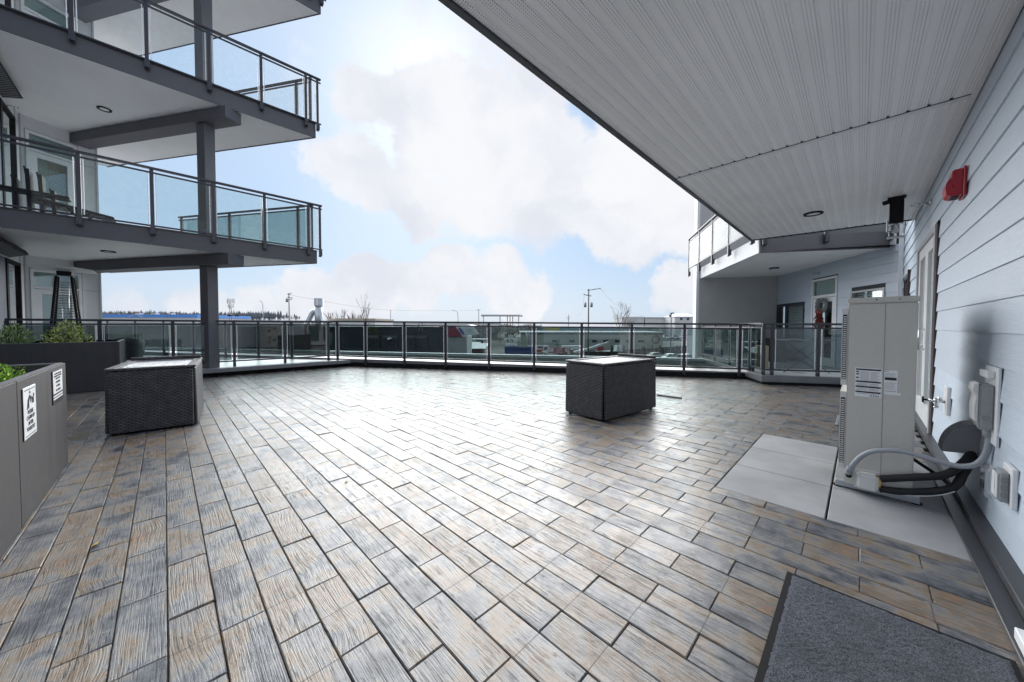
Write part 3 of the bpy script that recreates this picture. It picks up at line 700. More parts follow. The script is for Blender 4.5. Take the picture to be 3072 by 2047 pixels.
def window(parent, W, fn, mullion, frame, blinds, nm='window'):
    f = MB(); a, b_, c_, e_ = W; t = .045
    for q in ((a, a+t, c_, e_), (b_-t, b_, c_, e_), (a+t, b_-t, e_-t, e_), (a+t, b_-t, c_, c_+t)): f.box(q[0], q[1], -.05, .028, q[2], q[3], fn)
    if mullion: f.box(mullion-.02, mullion+.02, -.05, .018, c_+t, e_-t, fn)
    o = obj(nm, f, frame, parent, .002)
    p = MB(); p.box(a+t, b_-t, -.03, -.022, c_+t, e_-t, fn); obj('pane', p, M['pane'], o)
    if blinds:
        s = MB(); n = int((e_-c_-2*t)/.048)
        for k in range(n):
            z = c_+t+k*.048
            s.add([fn(blinds[0], -.055, z), fn(blinds[1], -.055, z), fn(blinds[1], -.085, z+.036), fn(blinds[0], -.085, z+.036)], [(0, 1, 2, 3)])
            s.add([fn(blinds[0], -.058, z), fn(blinds[1], -.058, z), fn(blinds[1], -.088, z+.036), fn(blinds[0], -.088, z+.036)], [(3, 2, 1, 0)])
        obj('blind', s, M['blind'], o)
    return o
window(rb, PW, WP, 4.02, M['rail'], (3.08, 3.99))
window(rb, PW2, WP, None, M['winframe'], (.27, 1.14))
# balcony over the patio
def AF(t, o, z): return A0 + DE*t + DN*o + Vector((0, 0, z))
bs = MB(); bs.prism([AF(.02, .02, 0)[:2], AF(2.42, .02, 0)[:2], WP(0, 0, 0)[:2], WP(4.85, .0, 0)[:2], AF(.02, 4.85, 0)[:2]], 2.875, 3.15)
bal = obj('balcony', bs, M['panel'], rb)
gv = MB(); n = 26
for k in range(n):
    t0 = .03+k*.185
    if t0+.18 < 4.85: gv.hexa([AF(.03, t0, 2.866), AF(2.4, t0, 2.866), AF(2.4, t0+.165, 2.866), AF(.03, t0+.165, 2.866)], [AF(.03, t0, 2.8745), AF(2.4, t0, 2.8745), AF(2.4, t0+.165, 2.8745), AF(.03, t0+.165, 2.8745)])
obj('soffit', gv, M['soffit2'], bal)
f1 = MB(); f1.box(0, 2.46, -.015, .018, 2.845, 3.19, AF); obj('fascia', f1, M['fascia'], bal, .004)
f2 = MB(); f2.box(-.015, .018, .02, 4.86, 2.85, 3.21, AF); obj('side_fascia', f2, M['panel'], bal, .004)

# ================================================================== railings
def railing(label, fn, a0, a1, posts, zp, ztop, zg0, zg1, glass, group=None, brackets=False, tilt=None, pw=.031, loc=None, skip=()):
    dz = tilt or (lambda a: 0)
    base = fn((a0+a1)/2, 0, zp)
    t = thing('glass_railing', label, 'railing', base, group)
    def bar(nm, z0, z1, o0, o1):
        m = MB(); m.hexa([fn(a0, o0, z0+dz(a0)), fn(a1, o0, z0+dz(a1)), fn(a1, o1, z0+dz(a1)), fn(a0, o1, z0+dz(a0))],
                         [fn(a0, o0, z1+dz(a0)), fn(a1, o0, z1+dz(a1)), fn(a1, o1, z1+dz(a1)), fn(a0, o1, z1+dz(a0))])
        obj(nm, m, M['rail'], t, .004)
    bar('top_rail', ztop-.044, ztop, -.034, .034)
    bar('mid_rail', zg1, zg1+.034, -.016, .016)
    bar('bottom_rail', zg0-.034, zg0, -.016, .016)
    for p in posts:
        m = MB(); m.box(p-pw, p+pw, -.022, .022, zp, ztop-.0445+dz(p), fn); po = obj('post', m, M['rail'], t, .004)
        if brackets:
            b = MB(); b.box(p-pw-.012, p+pw+.012, -.055, -.0225, zp+.01, zp+.16, fn); b.box(p-pw-.008, p+pw+.008, -.0245, .0265, zp-.012, zp-.001, fn); obj('bracket', b, M['rail'], po, .002)
        else:
            b = MB(); b.cyl(fn(p-.012, -.026, zp+.10), fn(p-.012, -.0215, zp+.10), .009, n=8); obj('bolt', b, M['chrome'], po)
    ps = sorted(set([a0]+list(posts)+[a1]))
    for p, q in zip(ps, ps[1:]):
        if q-p < .2: continue
        m = MB(); z0a, z1a = zg0+.012, zg1-.004; gp = pw+.036
        m.hexa([fn(p+gp, -.005, z0a+dz(p)), fn(q-gp, -.005, z0a+dz(q)), fn(q-gp, .005, z0a+dz(q)), fn(p+gp, .005, z0a+dz(p))],
               [fn(p+gp, -.005, z1a+dz(p)), fn(q-gp, -.005, z1a+dz(q)), fn(q-gp, .005, z1a+dz(q)), fn(p+gp, .005, z1a+dz(p))])
        go = obj('glass_panel', m, glass, t)
        for (u0, u1) in ((p+gp-.014, p+gp-.001), (q-gp+.001, q-gp+.014)):  # added pale strips imitate the light showing through the open gaps
            k = MB(); k.hexa([fn(u0, -.009, z0a+dz(u0)), fn(u1, -.009, z0a+dz(u1)), fn(u1, .009, z0a+dz(u1)), fn(u0, .009, z0a+dz(u0))],
                             [fn(u0, -.009, z1a+dz(u0)), fn(u1, -.009, z1a+dz(u1)), fn(u1, .009, z1a+dz(u1)), fn(u0, .009, z1a+dz(u0))]); obj('gap_light_strip', k, M['edge'], go)
    return t
ES = [-10.75, -9.36, -8.01, -6.65, -5.28, -3.93, -2.64, -.97, .0, 1.28, 2.56, 3.83, 5.08, 6.315, 7.535, 8.745, 9.94, 10.22]
railing('long dark glass railing along the open far edge of the deck', E, -10.75, 10.22, ES, .06, 1.345, .30, 1.2, M['glass'], 'dark glass railings', tilt=lambda s: .03-.0073*s)
railing('dark glass railing on the kerb in front of the patio heater', lambda a, o, z: Vector((-11.37-o, a, z)), -2.12, 3.6, [-2.1, -.97, .136, 1.26, 2.375, 3.5], .186, 1.365, .34, 1.24, M['glass_dark'], 'dark glass railings')
railing('short dark glass railing of the wreath door patio beside the white ac unit', lambda a, o, z: KP(a, .06+o, z), .02, 2.32, [.05, .21, 1.04, 2.25], .19, 1.30, .33, 1.18, M['glass_dark'], 'dark glass railings')
railing('side glass railing running back along the edge of the wreath door patio', lambda a, o, z: KP(.06-o, a, z), .12, 4.9, [.75, 1.95, 3.1, 4.2, 4.86], .19, 1.31, .33, 1.19, M['glass'], 'dark glass railings')
# upstairs rail over the right patio
railing('black glass railing on the side of the balcony above the wreath door', lambda a, o, z: AF(-.15-o, a, z), .0, 5.25, [.05, 1.38, 2.65, 3.95, 5.2], 3.06, 4.43, 3.36, 4.28, M['glass_clear'], 'balcony railings', True)
railing('dark railing on the front of the balcony mostly hidden by the soffit', lambda a, o, z: AF(a, -.045+o, z), .0, 2.4, [.06, 1.21, 2.35], 3.0, 4.43, 3.36, 4.28, M['glass_clear'], 'balcony railings', True)

# ================================================================== apartment wing at left with stacked balconies
LB = thing('apartment_building', 'apartment wing at left with three stacked grey balconies on a square column', 'building', (-14, -2, 0))
XF = -10.68
W2 = Vector((-15.0, -1.8, 0))
def L2(t, o, z): return W2 + DN*t + DE*o + Vector((0, 0, z))       # wall 2 runs along DN, faces DE
QC = W2 + DN*(-.74)                                                 # inner corner
def L1(a, o, z): return Vector((QC.x+a, QC.y+o, z))                # wall 1 runs along X, faces +Y
LV = [(0.185, 2.96), (3.29, 6.393), (6.77, 9.82)]                   # floor top, next soffit
for (zf, zs) in LV:
    w1 = MB(); w1.box(1.42, 9, -.3, 0, zf-.3, zs+.1, L1); obj('siding_wall', w1, M['navy'], LB)
    w1 = MB(); w1.box(-.3, .36, -.3, .0, zf-.3, zs+.1, L1); w1.box(.36, 1.42, -.3, 0, zs-.25, zs+.1, L1); w1.box(1.42, 9, .0005, .012, zs-.25, zs+.1, L1); obj('panel_wall', w1, M['panel'], LB)
    tr_ = MB(); tr_.box(.335, .35, 0.0005, .012, zf, zs, L1); tr_.box(-.0, .35, .0005, .008, zs-.26, zs-.25, L1); tr_.box(.0, .035, .0005, .03, zf, zs, L1); obj('panel_joint', tr_, M['winframe'], LB)
    wn = MB()
    for q in ((.36, .42, zf, zs-.25), (1.30, 1.42, zf, zs-.25), (.42, 1.30, zs-.32, zs-.25), (.42, 1.30, zf, zf+.06)): wn.box(q[0], q[1], -.06, .02, q[2], q[3], L1)
    wo = obj('window', wn, M['black'], LB, .003)
    pn = MB(); pn.box(.42, 1.30, -.03, -.022, zf+.06, zs-.32, L1); obj('pane', pn, M['pane'], wo)
    bb = MB(); bb.box(.42, 1.30, -.28, -.2, zf, zs-.3, L1); obj('curtain', bb, M['curtain'] if zf < 1 else M['blind'], wo)
    # wall 2: patio door in a white frame, panels round it
    w2 = MB(); w2.box(-.74, -.66, -.3, 0, zf-.3, zs+.1, L2); w2.box(-.66, .24, -.3, 0, zs-.31, zs+.1, L2); w2.box(.24, .60, -.3, 0, zf-.3, zs+.1, L2)
    w2.box(-.66, .24, -.3, -.25, zf-.3, zs-.31, L2)
    obj('panel_wall', w2, M['panel'], LB)
    e2 = MB(); e2.box(.60, .64, -.35, .012, zf-.3, zs+.1, L2); e2.box(.235, .262, .0005, .02, zf, zs, L2); e2.box(.27, .60, .0005, .01, zs-.77, zs-.755, L2); e2.box(-.66, .24, .0005, .012, zs-.315, zs-.295, L2); obj('panel_joint', e2, M['winframe'], LB)
    dd = MB()
    for q in ((-.655, -.60, zf, zs-.32), (.18, .235, zf, zs-.32), (-.60, .18, zs-.38, zs-.32), (-.60, .18, zs-.80, zs-.74)): dd.box(q[0], q[1], -.06, .03, q[2], q[3], L2)
    dl = obj('door', dd, M['whitemetal'], LB, .003)
    lf = MB()
    for q in ((-.595, -.47, zf, zs-.81), (.05, .175, zf, zs-.81), (-.47, .05, zs-.93, zs-.81), (-.47, .05, zf, zf+.25)): lf.box(q[0], q[1], -.05, .012, q[2], q[3], L2)
    obj('door_leaf', lf, M['whitemetal'], dl, .003)
    pn = MB(); pn.box(-.47, .05, -.03, -.022, zf+.25, zs-.93, L2); pn.box(-.60, .18, -.03, -.022, zs-.74, zs-.38, L2); obj('pane', pn, M['pane'], dl)
    bl = MB()
    for q in range(38): bl.box(-.46, .04, -.075, -.07, zf+.27+q*.045, zf+.27+q*.045+.027, L2)
    bl.box(-.6, .18, -.12, -.1, zs-.74, zs-.38, L2); obj('blind', bl, M['blind'], dl)
    cu_ = MB(); cu_.box(-.2, .17, -.2, -.18, zf, zs-.9, L2); obj('curtain', cu_, M['curtain'], dl)
# return wall behind
rw = MB(); rw.box(-9, 0, -.3, .0, 0, 12.5, lambda a, o, z: L2(.62, 0, z) + DE*a - DN*(-o)); obj('return_wall', rw, M['panel'], LB)
YC = [3.02, 3.03, 3.20]
SLABS = []
for (zs, zt, yc) in ((2.96, 3.285, 3.02), (6.393, 6.75, 3.03), (9.818, 10.2, 3.20)):
    c0 = Vector((XF, yc, 0)); far = c0 - DE*8
    b = MB(); b.prism([(XF-.02, -9), (XF-.02, yc-.02), (far.x, far.y-.02), (-18, -9)], zs+.012, zt-.02)
    bo = obj('balcony', b, M['panel'], LB)
    # narrow soffit planks run along the building
    s = MB(); x = XF-.03
    while x > -17:
        ym = yc-(XF-x)*(DE.y/DE.x)-.03
        s.add([(x, -8, zs+.004), (x-.090, -8, zs+.004), (x-.090, ym-.056, zs+.004), (x, ym, zs+.004)], [(0, 1, 2, 3)])
        x -= .1
    obj('soffit', s, M['soffit2'], bo)
    f = MB(); f.box(XF-.02, XF, -9, -.17, zs-.012, zt); f.box(XF-.02, XF, -.164, yc, zs-.012, zt)
    f.hexa([c0+Vector((-.021, -.006, zs-.012)), c0+Vector((0, .006, zs-.012)), far+Vector((0, .006, zs-.012)), far+Vector((-.021, -.018, zs-.012))],
           [c0+Vector((-.021, -.006, zt)), c0+Vector((0, .006, zt)), far+Vector((0, .006, zt)), far+Vector((-.021, -.018, zt))])
    obj('fascia', f, M['fascia'], bo, .003)
    cp = MB(); cp.box(XF-.06, XF+.018, -9, yc+.012, zt+.001, zt+.03); obj('drip_cap', cp, M['char'], bo, .003)
# beams under the balconies and the column
PC = onz(611, 400, 6.1); PCx = Vector((-11.42, .80, 0))
def BM(a, o, z): return PCx + DE*a + DN*o + Vector((0, 0, z))
for zs in (2.96, 6.393, 9.818):
    b = MB(); b.box(-5.2, -1.9, -.19, .19, zs-.27, zs-.012, BM); b.box(-1.896, -.14, -.19, .19, zs-.27, zs-.012, BM); b.box(-.136, .86, -.19, .19, zs-.27, zs-.012, BM)
    obj('beam', b, M['fascia'], LB, .004)
for z0, z1 in ((.186, 2.69), (3.32, 6.12), (6.78, 9.55)):
    p = MB(); p.box(-.125, .125, -.125, .125, z0, z1, BM); obj('column', p, M['fascia'], LB, .006)
# fixtures under the left soffits
for i, (px, py, zs, lab) in enumerate(((313, 327, 6.393, 'round black trimmed soffit light under the upper left balcony'), (325, 754, 2.96, 'thin edge-on soffit light under the lowest left balcony'))):
    p = onz(px, py, zs+.004)
    t = thing('ceiling_light', lab, 'light', p, 'round lights under the soffits')
    r = MB(); r.ring(p+Vector((0, 0, -.02)), .085, .125, .02); obj('trim_ring', r, M['black'], t)
    r = MB(); r.cyl(p+Vector((0, 0, -.012)), p+Vector((0, 0, -.001)), .084, n=24); obj('lens', r, M['lens'], t)
for px, py, zs, lab in ((2440, 640, 2.962, 'round black ring light in the vented soffit over the deck'), (2050+712/2.614, 560+638/2.614, 2.866, 'small dark ring light under the balcony by the wreath door')):
    p = onz(px, py, zs)
    t = thing('ceiling_light', lab, 'light', p, 'round lights under the soffits')
    r = MB(); r.ring(p+Vector((0, 0, -.02)), .085, .118, .02); obj('trim_ring', r, M['black'], t)
    r = MB(); r.cyl(p+Vector((0, 0, -.010)), p+Vector((0, 0, -.001)), .084, n=24); obj('lens', r, M['lens'], t)

def lbal(label, zp, zt, ys, yc, glass):
    railing(label, lambda a, o, z: Vector((XF+.05-o, a, z)), -8.6, yc+.13, ys, zp, zt, zp+.21, zt-.13, glass, 'balcony railings', True)
ys1 = [-8.0, -7.0, -6.02, -5.04, -4.06, -3.08, -2.10, -1.115, -.137, .848, 1.826, 2.808, 3.09]
lbal('grey glass railing on the front of the lower left balcony', 3.15, 4.568, ys1, 3.02, M['glass_mid'])
lbal('clear glass railing on the front of the upper left balcony', 6.585, 8.0, [y-.02 for y in ys1], 3.03, M['glass_clear'])
lbal('railing on the top left balcony at the edge of the view', 10.02, 11.43, [y+.12 for y in ys1], 3.20, M['glass_clear'])
for (zp, zt, yc, gl, lab) in ((3.29, 4.56, 2.96, M['glass'], 'end railing of the lower left balcony seen through its front glass'), (6.76, 8.0, 2.97, M['glass_clear'], 'end railing of the upper left balcony against the sky')):
    c = Vector((XF+.02, yc, 0))
    railing(lab, lambda a, o, z, c=c: c-DE*a+DN*(.02+o)+Vector((0, 0, z)), .06, 4.9, [.1, .55, 1.75, 2.95, 4.1, 4.8], zp, zt, zp+.10, zt-.13, gl, 'balcony railings')

# ================================================================== things on the left balcony and patio
def put(px, py, x): return onx(px, py, x)
# stack of folded chairs
q = put(116, 640, -12.6); q.z = 3.29
t = thing('folded_chair_stack', 'stack of black folded chairs standing on the lower left balcony', 'chairs', q)
M['wheel'] = mat('pale_rubber', (.45, .45, .47), .5)
for k in range(4):
    m = MB(); y = -.28+k*.16; h = (1.05, 1.28, 1.2, .9)[k]
    for s_ in (-.17, .17):
        m.tube([q+Vector((s_, y, .0)), q+Vector((s_*.9, y+.04, h*.6)), q+Vector((s_, y-.02, h))], .016, 8)
    m.hexa([q+Vector((-.16, y+.01, .25)), q+Vector((.16, y+.01, .25)), q+Vector((.16, y+.06, .25)), q+Vector((-.16, y+.06, .25))],
           [q+Vector((-.16, y-.02, h*.97)), q+Vector((.16, y-.02, h*.97)), q+Vector((.16, y+.04, h*.97)), q+Vector((-.16, y+.04, h*.97))])
    obj('folded_chair', m, M['black'], t, .006)
m = MB(); m.hexa([q+Vector((.0, -.6, .72)), q+Vector((.25, -.6, .74)), q+Vector((.25, .45, .72)), q+Vector((0, .45, .70))], [q+Vector((.0, -.6, .78)), q+Vector((.25, -.6, .80)), q+Vector((.25, .45, .77)), q+Vector((0, .45, .75))]); obj('arm_bar', m, M['black'], t, .01)
m = MB()
for y in (-.2, .05, .3): m.ring(q+Vector((.22, y, .10)), .06, .10, .03, 16, Vector((1, 0, 0)))
obj('wheel', m, M['wheel'], t)
q2 = put(262, 640, -12.9); q2.z = 3.29
t = thing('lounge_chair', 'black reclining chair folded low beside the chair stack on the left balcony', 'chair', q2)
m = MB(); m.hexa([q2+Vector((0, -.75, .62)), q2+Vector((.5, -.75, .62)), q2+Vector((.5, .45, .42)), q2+Vector((0, .45, .42))], [q2+Vector((0, -.75, .70)), q2+Vector((.5, -.75, .70)), q2+Vector((.5, .45, .48)), q2+Vector((0, .45, .48))]); obj('seat', m, M['black'], t, .02)
m = MB()
for s_ in (.05, .45):
    m.tube([q2+Vector((s_, -.6, 0)), q2+Vector((s_, .1, .5))], .018); m.tube([q2+Vector((s_, .3, 0)), q2+Vector((s_, -.3, .6))], .018)
obj('leg_frame', m, M['black'], t)
M['blue'] = mat('blue_plastic', (.03, .07, .36), .35); M['orange'] = mat('orange_board', (.50, .27, .12), .5)
q3 = put(470, 690, -12.0); q3.z = 3.29
t = thing('paddle_board', 'blue and orange board lying on the lower left balcony floor', 'board', q3)
def brd(y0, y1, z0, z1):
    m = MB(); n = 12; lo = []; hi = []
    for i in range(n):
        a = math.pi*2*i/n; yy = y0+(y1-y0)*(.5+.5*math.copysign(abs(math.cos(a))**.5, math.cos(a))); xx = .3*math.copysign(abs(math.sin(a))**.7, math.sin(a))
        lo.append(q3+Vector((xx, yy, z0))); hi.append(q3+Vector((xx, yy, z1)))
    return m.extr(None, lo, hi)
obj('hull', brd(-.7, .75, .14, .21), M['blue'], t, .02); obj('deck_pad', brd(-.35, .65, .2115, .235), M['orange'], t)
sp = MB(); sp.box(q3.x-.25, q3.x+.25, q3.y-.4, q3.y-.34, 3.292, 3.43); sp.box(q3.x-.25, q3.x+.25, q3.y+.4, q3.y+.46, 3.292, 3.43); obj('support', sp, M['black'], t)

# patio heater
h = put(197, 900, -11.95); h.z = .186
t = thing('patio_heater', 'black pyramid patio heater with glass tube behind the left railing', 'heater', h)
HH = 2.30
m = MB(); m.box(h.x-.24, h.x+.24, h.y-.24, h.y+.24, .187, .27); m.hexa([h+Vector((-.22, -.22, .085)), h+Vector((.22, -.22, .085)), h+Vector((.22, .22, .085)), h+Vector((-.22, .22, .085))], [h+Vector((-.19, -.19, .72)), h+Vector((.19, -.19, .72)), h+Vector((.19, .19, .72)), h+Vector((-.19, .19, .72))]); obj('base', m, M['black'], t, .01)
for sx in (-1, 1):
    for sy in (-1, 1):
        m = MB(); m.tube([h+Vector((sx*.245, sy*.245, .03)), h+Vector((sx*.10, sy*.10, HH-.22))], .022, 6); obj('leg', m, M['black'], t)
m = MB(); m.cyl(h+Vector((0, 0, .74)), h+Vector((0, 0, HH-.2)), .052, n=16); obj('glass_tube', m, M['clear'], t)
m = MB(); m.box(h.x-.10, h.x+.10, h.y-.10, h.y+.10, h.z+HH-.2, h.z+HH-.11); obj('burner_head', m, M['black'], t, .01)
m = MB(); a = .43
m.hexa([h+Vector((-a, -a, HH-.085)), h+Vector((a, -a, HH-.085)), h+Vector((a, a, HH-.085)), h+Vector((-a, a, HH-.085))], [h+Vector((-.12, -.12, HH-.01)), h+Vector((.12, -.12, HH-.01)), h+Vector((.12, .12, HH-.01)), h+Vector((-.12, .12, HH-.01))]); obj('reflector', m, M['aclight'], t, .004)
m = MB()
for k in range(22):
    z = .80+k*.055; f = .245-(.145)*((z-.03)/(HH-.25)); 
    p_ = [h+Vector((sx*f, sy*f, z)) for sx, sy in ((-1, -1), (1, -1), (1, 1), (-1, 1))]
    for a_, b_ in zip(p_, p_[1:]+p_[:1]): m.cyl(a_, b_, .0035, n=5, cap=False)
obj('guard_wire', m, M['rail'], t)
# covered kettle grill
q = put(384, 1030, -12.0); q.z = .186
t = thing('covered_grill', 'kettle grill under a grey green weather cover beside the far planter', 'grill', q)
m = MB(); prof = [(.22, .25), (.25, .36), (.26, .52), (.285, .58), (.275, .67), (.22, .73), (.11, .765), (.02, .77)]
m.lathe(q, [(r, z) for r, z in prof], 22); 
for v in m.v:
    d = v-q; n_ = mnoise.noise(Vector((d.x*6, d.y*6, d.z*5))); v.x += d.x*.22*n_; v.y += d.y*.22*n_
obj('cover', m, M['cover'], t)
for k in range(3):
    a = 2.1*k+.4; m = MB(); m.cyl(q+Vector((math.cos(a)*.22, math.sin(a)*.22, 0)), q+Vector((math.cos(a)*.15, math.sin(a)*.15, .4)), .014); obj('leg', m, M['black'], t)
# black slanted fixtures on wall 1
for zs, lab in ((2.96, 'black slatted heater hung on the wall beneath the lowest left balcony'), (6.393, 'black slatted heater hung on the wall beneath the upper left balcony')):
    b0 = L1(2.15, .0, zs-.13)
    t = thing('wall_heater', lab, 'heater', b0, 'black heaters on the left wall')
    m = MB(); m.hexa([b0+Vector((-.75, .03, -.11)), b0+Vector((1.2, .03, -.11)), b0+Vector((1.2, .31, -.02)), b0+Vector((-.75, .31, -.02))], [b0+Vector((-.75, .03, -.02)), b0+Vector((1.2, .03, -.02)), b0+Vector((1.2, .26, .08)), b0+Vector((-.75, .26, .08))]); obj('casing', m, M['black'], t, .01)
    m = MB()
    for k in range(24): m.hexa([b0+Vector((-.72+k*.08, .05, -.118)), b0+Vector((-.70+k*.08, .05, -.118)), b0+Vector((-.70+k*.08, .29, -.035)), b0+Vector((-.72+k*.08, .29, -.035))], [b0+Vector((-.72+k*.08, .05, -.108)), b0+Vector((-.70+k*.08, .05, -.108)), b0+Vector((-.70+k*.08, .29, -.025)), b0+Vector((-.72+k*.08, .29, -.025))])
    obj('louvre', m, M['hood'], t)
    m = MB(); m.box(b0.x-.3, b0.x-.25, b0.y+.0135, b0.y+.0295, b0.z-.08, b0.z); m.box(b0.x+.6, b0.x+.65, b0.y+.0135, b0.y+.0295, b0.z-.08, b0.z); obj('bracket', m, M['rail'], t)
def sprinkler(p, n, lab):
    p = Vector(p); n = Vector(n).normalized()
    t = thing('fire_sprinkler', lab, 'sprinkler', p, 'chrome wall sprinklers')
    m = MB(); m.lathe(p, [(.042, 0), (.040, .008), (.02, .014), (.018, .02)], 16, n); obj('escutcheon', m, M['chrome'], t)
    m = MB(); m.cyl(p+n*.02, p+n*.10, .012); m.tube([p+n*.10+Vector((0, 0, .018)), p+n*.13+Vector((0, 0, .02)), p+n*.155], .004, 6); m.tube([p+n*.10-Vector((0, 0, .018)), p+n*.13-Vector((0, 0, .02)), p+n*.155], .004, 6); m.cyl(p+n*.155, p+n*.16, .022, n=10)
    m.cyl(p+n*.096, p+n*.104, .022, n=10)
    obj('sprinkler_head', m, M['chrome'], t)
sprinkler(L1(.9, .0, 6.2), (0, 1, 0), 'chrome sprinkler on the panel above the upper left window')
sprinkler((.571, 6.6, 2.74), (-1, 0, 0), 'chrome sprinkler on the lap siding near the soffit over the deck')
sprinkler(WP(2.394, .016, 2.655), -DE, 'small chrome sprinkler on the wall over the wreath door')

# ================================================================== planters
def planter(label, x0, x1, y0, y1, zt, seams_y=(), seams_x=()):
    t = thing('planter_box', label, 'planter', ((x0+x1)/2, (y0+y1)/2, .005))
    b = MB(); th = .055
    b.box(x0, x1, y1-th, y1, .005, zt); b.box(x0, x1, y0, y0+th, .005, zt); b.box(x0, x0+th, y0+th, y1-th, .005, zt); b.box(x1-th, x1, y0+th, y1-th, .005, zt)
    obj('shell', b, M['planter'], t, .004)
    j = MB()
    for s in seams_x: j.box(s-.003, s+.003, y1-.002, y1+.0012, .006, zt+.001)
    for s in seams_y: j.box(x1-.002, x1+.0012, s-.003, s+.003, .006, zt+.001)
    if j.v: obj('panel_joint', j, M['black'], t)
    c = MB(); c.box(x0+.01, x1-.01, y1-.045, y1-.012, zt+.0005, zt+.006); c.box(x0+.012, x0+.045, y0+.01, y1-.05, zt+.0005, zt+.006); c.box(x1-.045, x1-.012, y0+.01, y1-.05, zt+.0005, zt+.006); obj('rim', c, M['kerbcap'], t)
    so_ = MB(); n = 40; gx = n; gy = 14; vs = []
    for i in range(gx+1):
        for k in range(gy+1):
            x = x0+th+(x1-x0-2*th)*i/gx; y = y0+th+(y1-y0-2*th)*k/gy
            vs.append((x, y, zt-.10+.035*mnoise.noise(Vector((x*7, y*7, 0)))))
    so_.add(vs, [(i*(gy+1)+k, (i+1)*(gy+1)+k, (i+1)*(gy+1)+k+1, i*(gy+1)+k+1) for i in range(gx) for k in range(gy)])
    obj('soil', so_, M['soil'], t)
    return t
planter('near charcoal planter box carrying the two white notices', -5.03, -2.4, -1.75, -.635, .90, seams_x=(-3.575,))
planter('far long brown grey planter box holding two round shrubs', -11.62, -10.09, -4.6, -.62, .92)
def shrub(name, label, c, rx, ry, rz, n, L, W, mtl, up=.5, stems=7):
    c = Vector(c); t = thing(name, label, 'plant', c)
    m = MB()
    for k in range(n):
        while True:
            p = Vector((random.uniform(-1, 1), random.uniform(-1, 1), random.uniform(-.2, 1)))
            if .35 < p.length < 1: break
        lump = 1+.28*mnoise.noise(p*2.2+c)
        q = c+Vector((p.x*rx, p.y*ry, max(.01, p.z*rz+.02)))*1 if False else c+Vector((p.x*rx*lump, p.y*ry*lump, max(.0, p.z)*rz*lump+.02))
        d = (Vector((p.x, p.y, abs(p.z)+up))+Vector((random.gauss(0, .5), random.gauss(0, .5), random.gauss(0, .4)))).normalized()
        m.leaf(q, L*random.uniform(.7, 1.2), W*random.uniform(.7, 1.2), d)
    obj('foliage', m, mtl, t)
    s = MB()
    for k in range(stems):
        a = random.uniform(0, 6.28); r = random.uniform(.2, .7)
        s.tube([c+Vector((0, 0, -.06)), c+Vector((math.cos(a)*rx*r*.5, math.sin(a)*ry*r*.5, rz*.4)), c+Vector((math.cos(a)*rx*r, math.sin(a)*ry*r, rz*.8))], .006, 5)
    obj('stem', s, M['bark'], t)
p = onx(205, 1028, -10.45); shrub('shrub', 'yellow green round shrub in the far planter in front of the patio heater', (p.x, p.y, .83), .26, .27, .44, 800, .055, .028, M['leaf_yellow'])
p = onx(30, 1030, -10.45); shrub('shrub', 'dark green shrub with long leaves in the far planter at the left picture edge', (p.x, p.y, .83), .28, .25, .36, 480, .09, .03, M['leaf_dark'])
p = onz(72, 1140, .82)
shrub('ground_cover_plant', 'low lime green feathery plant in the near planter', (-4.55, -1.0, .80), .30, .22, .12, 1100, .032, .013, M['leaf_lime'], .9, 12)

# notices on the near planter
def SF(xc, zc): return lambda a, b, c: Vector((xc-a, -.6275+c, zc+b))
sx, sz = -3.812, .678
t = thing('notice_sign', 'tall white notice asking to clean up after your pet, on the near planter', 'sign', (sx, -.63, .52))
m = MB(); m.box(sx-.146, sx+.146, -.634, -.6285, .516, .842); obj('plate', m, M['signwhite'], t, .002)
m = MB(); m.box(sx+.1465, sx+.153, -.6345, -.6295, .513, .839); m.box(sx-.125, sx+.125, -.6282, -.6272, .822, .826); m.box(sx-.125, sx+.125, -.6282, -.6272, .530, .534); obj('border_line', m, M['ink'], t)
m = MB()
for k, line in enumerate(('PLEASE', 'CLEAN UP', 'AFTER', 'YOUR PET')):
    q = text_mb(line, .036, SF(sx, .668-k*.036), xs=1.15, bold=.0006); m.add(q.v, q.f)
obj('lettering', m, M['ink'], t)
m = MB(); f = SF(sx, .706)
def poly(pts, w_=None): 
    n = len(pts); m.add([f(a, b, .0002) for a, b in pts]+[f(a, b, .0012) for a, b in pts], [list(range(n)), list(range(n, 2*n))[::-1]]+[(i, (i+1) % n, n+(i+1) % n, n+i) for i in range(n)])
def limb(p, q, w_):
    (x0, y0), (x1, y1) = p, q; dx, dy = x1-x0, y1-y0; l = math.hypot(dx, dy); nx, ny = -dy/l*w_/2, dx/l*w_/2
    poly([(x0+nx, y0+ny), (x1+nx*.7, y1+ny*.7), (x1-nx*.7, y1-ny*.7), (x0-nx, y0-ny)])
poly([(-.005+.012*math.cos(i*.785), .098+.009*math.sin(i*.785)) for i in range(8)])
poly([(-.055, .055), (-.012, .083), (-.002, .076), (-.03, .040), (-.048, .036)])
limb((-.05, .044), (-.062, .018), .016); limb((-.062, .018), (-.078, -.006), .012); limb((-.042, .042), (-.036, .018), .016); limb((-.036, .018), (-.044, -.004), .012)
limb((-.008, .078), (.010, .055), .011); limb((.010, .055), (.006, .03), .009)
limb((.035, .052), (.078, .052), .02); limb((.074, .056), (.084, .078), .013); limb((.082, .078), (.096, .074), .011); limb((.036, .056), (.022, .070), .006)
for x_ in (.038, .046, .070, .078): limb((x_, .05), (x_+.003, .02), .007)
obj('pictogram', m, M['ink'], t)
sx = -4.655
t = thing('notice_sign', 'small white and black no smoking notice near the planter corner', 'sign', (sx, -.63, .61))
m = MB(); m.box(sx-.187, sx+.187, -.634, -.6285, .607, .873); obj('plate', m, M['ink'], t, .002)
